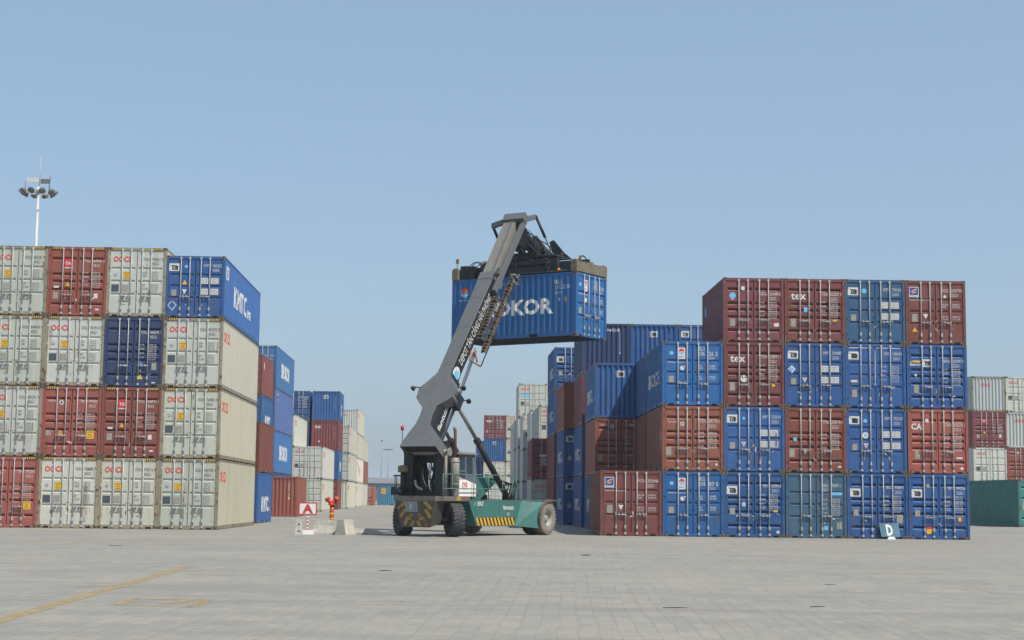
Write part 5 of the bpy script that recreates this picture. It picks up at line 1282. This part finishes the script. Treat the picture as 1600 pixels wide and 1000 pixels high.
for b0, m_ in ((0.46, BOOMG), (1.82, SPRD)):
    mb = MB(); pl = [(1.30, ZT + 0.80), (2.15, ZT + 0.80), (2.42, ZT + 1.60), (2.22, ZT + 1.68), (1.72, ZT + 1.12)]
    mb.prism([CS(a, b0, z) for a, z in pl], [CS(a, b0 + 0.08, z) for a, z in pl]); lg = mb.build('rotator_lug', m_, rot_)
    mb = MB(); mb.revolve([(0, 0.001), (0, 0.13), (0.14, 0.13), (0.14, 0.001)], CS(1.85, b0 - 0.03, ZT + 1.0), MI.to_3x3() @ LB, 12); mb.build('lug_pin', MACH, lg)
mb = MB(); cbox(mb, 1.15, 2.4, 0.3, 1.0, ZT + 0.74, ZT + 0.80); mb.build('tilt_plate', SPRD, spreader)
rnd = random.Random(5)
for k in range(7):
    a0 = 4.2 + rnd.uniform(0, 1.3); mb = MB(); cbox(mb, a0, a0 + rnd.uniform(0.15, 0.4), 0.1 + 0.05 * k, 0.3 + 0.05 * k, ZT + 0.02, ZT + rnd.uniform(0.28, 0.62)); mb.build('valve_block', (TAN if k == 2 else MACH), spreader)
for k in range(8):
    a0 = rnd.uniform(3.8, 5.6); pts = [CS(a0 - 0.5 * t, 0.15 + 0.4 * t, ZT + 0.5 + 0.25 * math.sin(t * 3.1)) for t in [i / 6 for i in range(7)]]
    mb = MB(); mb.tube(pts, 0.02, 5); mb.build('hydraulic_hose', HOSE, spreader)
mb = MB(); mb.tube([CS(0.3, 0.06, ZT + 0.06), CS(4.2, 0.06, ZT + 0.06)], 0.03, 6); mb.tube([CS(0.3, 0.04, ZT + 0.54), CS(2.0, 0.04, ZT + 0.56)], 0.02, 6)
for a0 in (0.9, 1.45): mb.tube([CS(a0, 0.04, ZT + 0.05), CS(a0, 0.04, ZT + 0.55)], 0.018, 6)
mb.build('guide_pipe', SPRD, spreader)
mb = MB(); n = 18
mb.tube([CS(0.32 + 0.19 * math.cos(math.pi * k / n * 1.0), 1.0, ZT + 0.52 + 0.24 * math.sin(math.pi * k / n)) for k in range(n + 1)], 0.03, 6); cbox(mb, 0.0, 0.7, 0.92, 1.08, ZT + 0.50, ZT + 0.60); mb.build('hose_reel', SPRD, spreader)
mb = MB(); cbox(mb, 0.26, 0.38, 0.82, 0.84, ZT + 0.56, ZT + 0.76); mb.build('marker_plate', HAZYW, spreader)
mb = MB(); mb.tube([CS(5.95, 0.2, ZT + 0.5), CS(5.95, 0.2, ZT + 0.74)], 0.012, 5, 1); cbox(mb, 5.87, 6.02, 0.19, 0.215, ZT + 0.72, ZT + 0.92); mb.build('marker_plate', [HAZYW, MACH], spreader)
mb = MB(); mb.revolve([(0, 0.001), (0, 0.075), (0.07, 0.06), (0.09, 0.001)], CS(0.86, 0.08, ZT + 0.12), -(MI.to_3x3() @ LB), 12); mb.build('warning_lamp', AMBER, spreader)

# ------------------------------------------------------------------ yard furniture
CONC = plain('weathered_concrete', (0.40, 0.38, 0.33), 0.9, 0.2, 6)
CONCL = plain('pale_concrete', (0.46, 0.44, 0.38), 0.9, 0.16, 8)
SIGNW = plain('sign_white', (0.74, 0.73, 0.71), 0.5, 0.06)
SIGNR = plain('sign_red', (0.50, 0.055, 0.06), 0.5, 0.1)
sgn = empty('row_sign', (-7.54, 60.75, 0), R(-2)); tag(sgn, 'white sign board with red border and letter A on a striped post', 'sign')
mb = MB(); mb.box(-0.345, 0.345, -0.015, 0.015, 0.715, 1.185, 0); b_ = mb.build('sign_board', SIGNR, sgn)
mb = MB(); mb.box(-0.30, 0.30, -0.019, -0.0155, 0.76, 1.14); mb.build('sign_face', SIGNW, b_)
textobj('letter', 'A', (-0.205, -0.019, 0.80), (1, 0, 0), (0, 0, 1), 0.30, SIGNR, b_, 0.41, 0.055, off=0.003)
mb = MB()
for k in range(9):
    z = 0.15 + k * 0.066; mb.tube([(0, 0, z), (0, 0, z + 0.066)], 0.032, 10, k % 2)
mb.build('post', [SIGNR, SIGNW], sgn)
mb = MB(); mb.prism([(-0.24, -0.16, 0), (0.24, -0.16, 0), (0.24, 0.16, 0), (-0.24, 0.16, 0)], [(-0.225, -0.14, 0.16), (0.225, -0.14, 0.16), (0.225, 0.14, 0.16), (-0.225, 0.14, 0.16)]); mb.build('base', SIGNW, sgn)
def barrier(name, loc, rz, L_, w0, w1, h, m, label):
    mb = MB()
    prf = [(-w0, 0), (-w0, 0.07), (-w1 - 0.02, h * 0.62), (-w1, h), (w1, h), (w1 + 0.02, h * 0.62), (w0, 0.07), (w0, 0)]
    k = 6
    for i in range(k):
        x0 = -L_ / 2 + L_ * i / k; x1 = x0 + L_ / k
        for (a, za), (b2, zb) in zip(prf[:-1], prf[1:]):
            mb.face([(x0, a, za), (x0, b2, zb), (x1, b2, zb), (x1, a, za)][::-1])
    mb.face([(-L_ / 2, a, z) for a, z in prf]); mb.face([(L_ / 2, a, z) for a, z in prf][::-1])
    o = mb.build(name, m); o.location = (*loc, 0); o.rotation_euler = (0, 0, rz); tag(o, label, 'barrier', 'concrete barriers by the A sign')
    bev = o.modifiers.new('b', 'BEVEL'); bev.width = 0.015; bev.segments = 1; bev.limit_method = 'ANGLE'
    return o
barrier('concrete_barrier', (-6.83, 60.95), R(2), 0.98, 0.20, 0.10, 0.54, CONC, 'long grey concrete barrier block beside the A sign')
barrier('concrete_barrier', (-6.12, 60.62), R(62), 0.62, 0.24, 0.16, 0.56, CONCL, 'short paler concrete barrier block turned across, right of the long one')
barrier('concrete_barrier', (-5.72, 62.0), R(12), 0.62, 0.20, 0.14, 0.22, CONC, 'low concrete block in the shade right of the pale barrier')
bo = empty('concrete_block', (-7.80, 60.35, 0), R(4)); tag(bo, 'upright concrete block with two dark holes left of the A sign', 'concrete block')
mb = MB(); mb.prism([(-0.15, -0.12, 0), (0.13, -0.12, 0), (0.13, 0.12, 0), (-0.15, 0.12, 0)], [(-0.10, -0.10, 0.55), (0.11, -0.10, 0.55), (0.11, 0.10, 0.55), (-0.10, 0.10, 0.55)]); mb.build('block', CONCL, bo)
mb = MB()
for z in (0.12, 0.38):
    y = -0.12 + 0.02 * z / 0.55 - 0.003
    mb.face([(0.0 + 0.035 * math.cos(2 * math.pi * k / 12), y, z + 0.035 * math.sin(2 * math.pi * k / 12)) for k in range(12)])
mb.build('lifting_hole', BLACK, bo)
# yellow-red striped fire hydrant post
REDH = plain('hydrant_red', (0.48, 0.05, 0.035), 0.5, 0.15); ORH = plain('hydrant_yellow', (0.68, 0.30, 0.03), 0.5, 0.15)
hy = empty('fire_hydrant', (-7.0, 64.0, 0), 0); tag(hy, 'red and yellow striped hydrant post with forked red top behind the barrier', 'fire hydrant')
mb = MB()
for k in range(11):
    z = k * 0.098; mb.tube([(0, 0, z), (0, 0, z + 0.098)], 0.085, 14, k % 2)
mb.build('post', [REDH, ORH], hy)
mb = MB(); mb.revolve([(0, 0.001), (0, 0.15), (0.04, 0.15), (0.04, 0.10), (0.12, 0.10), (0.12, 0.001)], (0, 0, 1.08), (0, 0, 1), 14)
for s_ in (-1, 1):
    mb.tube([(0, 0, 1.13), (s_ * 0.16, 0, 1.29)], 0.085, 12); mb.tube([(s_ * 0.15, 0, 1.28), (s_ * 0.21, 0, 1.34)], 0.11, 12)
mb.build('hydrant_head', REDH, hy)
for s_ in (-1, 1):
    mb = MB(); mb.tube([(s_ * 0.205, 0, 1.335), (s_ * 0.24, 0, 1.37)], 0.07, 10, 0); mb.tube([(s_ * 0.22, -0.06, 1.33), (s_ * 0.25, -0.07, 1.18)], 0.012, 5, 0); mb.build('outlet_cap', RIM if s_ < 0 else ORH, hy)
# leaning board with D
sd_ = empty('leaning_sign', (15.10, 64.52, 0), YR); tag(sd_, 'blue-grey board with white letter D leaning against the bottom blue container', 'sign')
la = R(24); vd = Vector((-0.10, math.sin(la) * 0.6, math.cos(la))).normalized(); hd2 = Vector((1, 0, 0)); nn = hd2.cross(vd).normalized()
DB = plain('faded_blue_board', (0.10, 0.20, 0.27), 0.35, 0.18, 3)
mb = MB(); o0 = Vector((-0.36, 0.0, 0.09)); mb.obox(o0 - nn * 0.0, hd2 * 0.76, -nn * 0.02, vd * 0.56); bd_ = mb.build('sign_board', DB, sd_)
if bd_.data.polygons[0].normal.length: pass
textobj('letter', 'D', o0 + hd2 * 0.24 + vd * 0.07, hd2, vd, 0.42, SIGNW, bd_, 0.25, 0.035, off=0.006)
mb = MB(); mb.prism([(-0.14, -0.12, 0), (0.18, -0.12, 0), (0.18, 0.06, 0), (-0.14, 0.06, 0)], [(-0.08, -0.08, 0.09), (0.12, -0.08, 0.09), (0.12, 0.04, 0.09), (-0.08, 0.04, 0.09)]); mb.build('support_block', SIGNW, sd_)

# flat litter on the pavement
LIT = plain('litter_wood', (0.035, 0.036, 0.035), 0.8); LITB = plain('litter_metal', (0.06, 0.085, 0.09), 0.6)
for (xa, ya, xb, yb, r_, m_, lab) in ((2.04, 21.66, 2.38, 21.74, 0.006, LIT, 'long thin dark stick nearest the camera on the pavement, lower right'), (4.09, 22.2, 4.31, 22.3, 0.007, LITB, 'short grey-blue strip on the pavement in the lower right'),
    (1.83, 41.4, 2.08, 41.5, 0.013, LIT, 'dark flat scrap on the pavement in front of the red square-logo container'), (5.45, 28.2, 5.68, 28.4, 0.005, LIT, 'thin twig on the pavement below the steel blue container'),
    (-2.5, 31.5, -2.25, 31.55, 0.008, LIT, 'thin dark strip on the pavement ahead of the stacker rear wheels'), (-10.92, 44.5, -10.6, 44.65, 0.008, LIT, 'thin dark stick on the pavement in front of the grey left stack')):
    mb = MB(); mid = Vector(((xa + xb) / 2, (ya + yb) / 2 + 0.02, r_)); mb.tube([(xa, ya, r_), mid, (xb, yb, r_)], [r_ * 0.7, r_, r_ * 0.5], 6)
    o = mb.build('litter_scrap', m_); tag(o, lab, 'litter', 'scraps of litter on the pavement')

# light masts
POLE = plain('mast_steel', (0.46, 0.48, 0.49), 0.45, 0.08, 2); LAMPH = plain('floodlight_housing', (0.14, 0.13, 0.12), 0.5); LAMPB = plain('mast_box_white', (0.55, 0.58, 0.58), 0.5)
mx, my = -50.75, 170.0
mast = empty('light_mast', (mx, my, gz(mx, my)), 0); tag(mast, 'tall grey light mast with ring of floodlights behind the left stack', 'light mast')
mb = MB(); mb.tube([(0, 0, 0), (0, 0, 20), (0, 0, 33.6)], [0.34, 0.24, 0.13], 14); mb.build('pole', POLE, mast)
mb = MB(); n = 24
mb.tube([(1.45 * math.cos(2 * math.pi * k / n), 1.45 * math.sin(2 * math.pi * k / n), 33.0) for k in range(n + 1)], 0.05, 6)
for k in range(6): mb.tube([(0, 0, 33.0), (1.45 * math.cos(math.pi * k / 3), 1.45 * math.sin(math.pi * k / 3), 33.0)], 0.04, 5)
mb.revolve([(0, 0.001), (0, 0.28), (0.6, 0.28), (0.6, 0.001)], (0, 0, 32.9), (0, 0, 1), 12); mb.build('lamp_ring', POLE, mast)
for k in range(10):
    a = 2 * math.pi * (k + 0.3) / 10; d = Vector((math.cos(a), math.sin(a), -0.9)).normalized(); p = Vector((1.62 * math.cos(a), 1.62 * math.sin(a), 33.05))
    mb = MB(); mb.revolve([(0, 0.001), (0, 0.18), (0.16, 0.34), (0.34, 0.38), (0.36, 0.001)], p - d * 0.05, d, 14); mb.build('floodlight', LAMPH, mast)
mb = MB(); mb.box(-1.25, 0.05, -0.1, 0.1, 34.05, 34.55, 0); mb.box(0.12, 1.1, 0.3, 0.4, 34.0, 34.5, 1); mb.tube([(-1.4, 0, 33.1), (-1.4, 0, 34.2)], 0.04, 5, 1); mb.tube([(1.05, 0.3, 33.2), (1.15, 0.3, 34.8)], 0.05, 5, 1); mb.build('control_box', [LAMPB, LAMPH], mast)
mb = MB(); mb.tube([(0.1, 0, 33.6), (0.16, 0, 36.9)], [0.045, 0.018], 6); mb.build('lightning_rod', POLE, mast)
FPOLE = plain('dull_pole_steel', (0.22, 0.24, 0.25), 0.6)
def farpole(x, y, h, bar, lab):
    r_ = empty('light_pole', (x, y, gz(x, y)), 0); tag(r_, lab, 'light pole', 'far light poles beyond the lane')
    mb = MB(); mb.tube([(0, 0, 0), (0, 0, h)], [0.11, 0.06], 8); mb.build('pole', FPOLE, r_)
    mb = MB()
    if bar: mb.box(-1.15, 1.15, -0.12, 0.12, h - 0.1, h + 0.15)
    else: mb.revolve([(0, 0.001), (0, 0.28), (0.25, 0.22), (0.26, 0.001)], (0, 0, h - 0.1), (0, 0, 1), 10)
    mb.build('lamp_head', LAMPH, r_)
farpole(-31.8, 400, 15.0, False, 'thin far light pole with a small round head left of the stacker beacon')
farpole(-30.2, 400, 12.7, True, 'thin far light pole with a wide flat lamp bar left of the stacker beacon')

# far shed that closes the lane, low wall
SHED = plain('pale_shed_cladding', (0.20, 0.215, 0.225), 0.7, 0.08, 0.6)
sh = empty('warehouse', (-26.0, 335.0, gz(-26, 335)), 0); tag(sh, 'long low pale warehouse at the far end of the lane', 'warehouse')
mb = MB(); mb.box(-30, 42, 0, 24, 0, 3.9); mb.build('wall', SHED, sh)
mb = MB(); mb.prism([(-30.5, -0.6, 3.9), (42.5, -0.6, 3.9), (42.5, 24.6, 3.9), (-30.5, 24.6, 3.9)], [(-30, 11.5, 5.2), (42, 11.5, 5.2), (42, 12.5, 5.2), (-30, 12.5, 5.2)]); mb.build('roof', plain('shed_roof', (0.17, 0.18, 0.19), 0.6), sh)
for k in range(6):
    mb = MB(); x = -24 + k * 11.0; mb.box(x, x + 4.2, -0.05, 0.0, 0, 3.1); mb.build('roller_door', plain('roller_door_grey', (0.15, 0.16, 0.17), 0.6), sh)
mb = MB(); mb.box(-20.5, -17.2, 229.0, 229.5, gz(0, 229), gz(0, 229) + 0.55); o = mb.build('low_wall', CONCL); tag(o, 'low pale concrete kerb wall between the far red and light blue containers', 'wall')

# ------------------------------------------------------------------ hazy air
def haze(density=0.00032):
    m = bpy.data.materials.new('hazy_air'); m.use_nodes = True; t = m.node_tree
    for n in list(t.nodes): t.nodes.remove(n)
    o = N(t, 'ShaderNodeOutputMaterial'); v = N(t, 'ShaderNodeVolumePrincipled')
    v.inputs['Color'].default_value = (0.86, 0.92, 1.0, 1); v.inputs['Density'].default_value = density; v.inputs['Anisotropy'].default_value = 0.0
    t.links.new(v.outputs[0], o.inputs['Volume'])
    mb = MB(); mb.box(-2600, 2600, -320, 4600, -1.0, 40.0)
    h = mb.build('haze', m); tag(h, kind='stuff'); return h
haze()
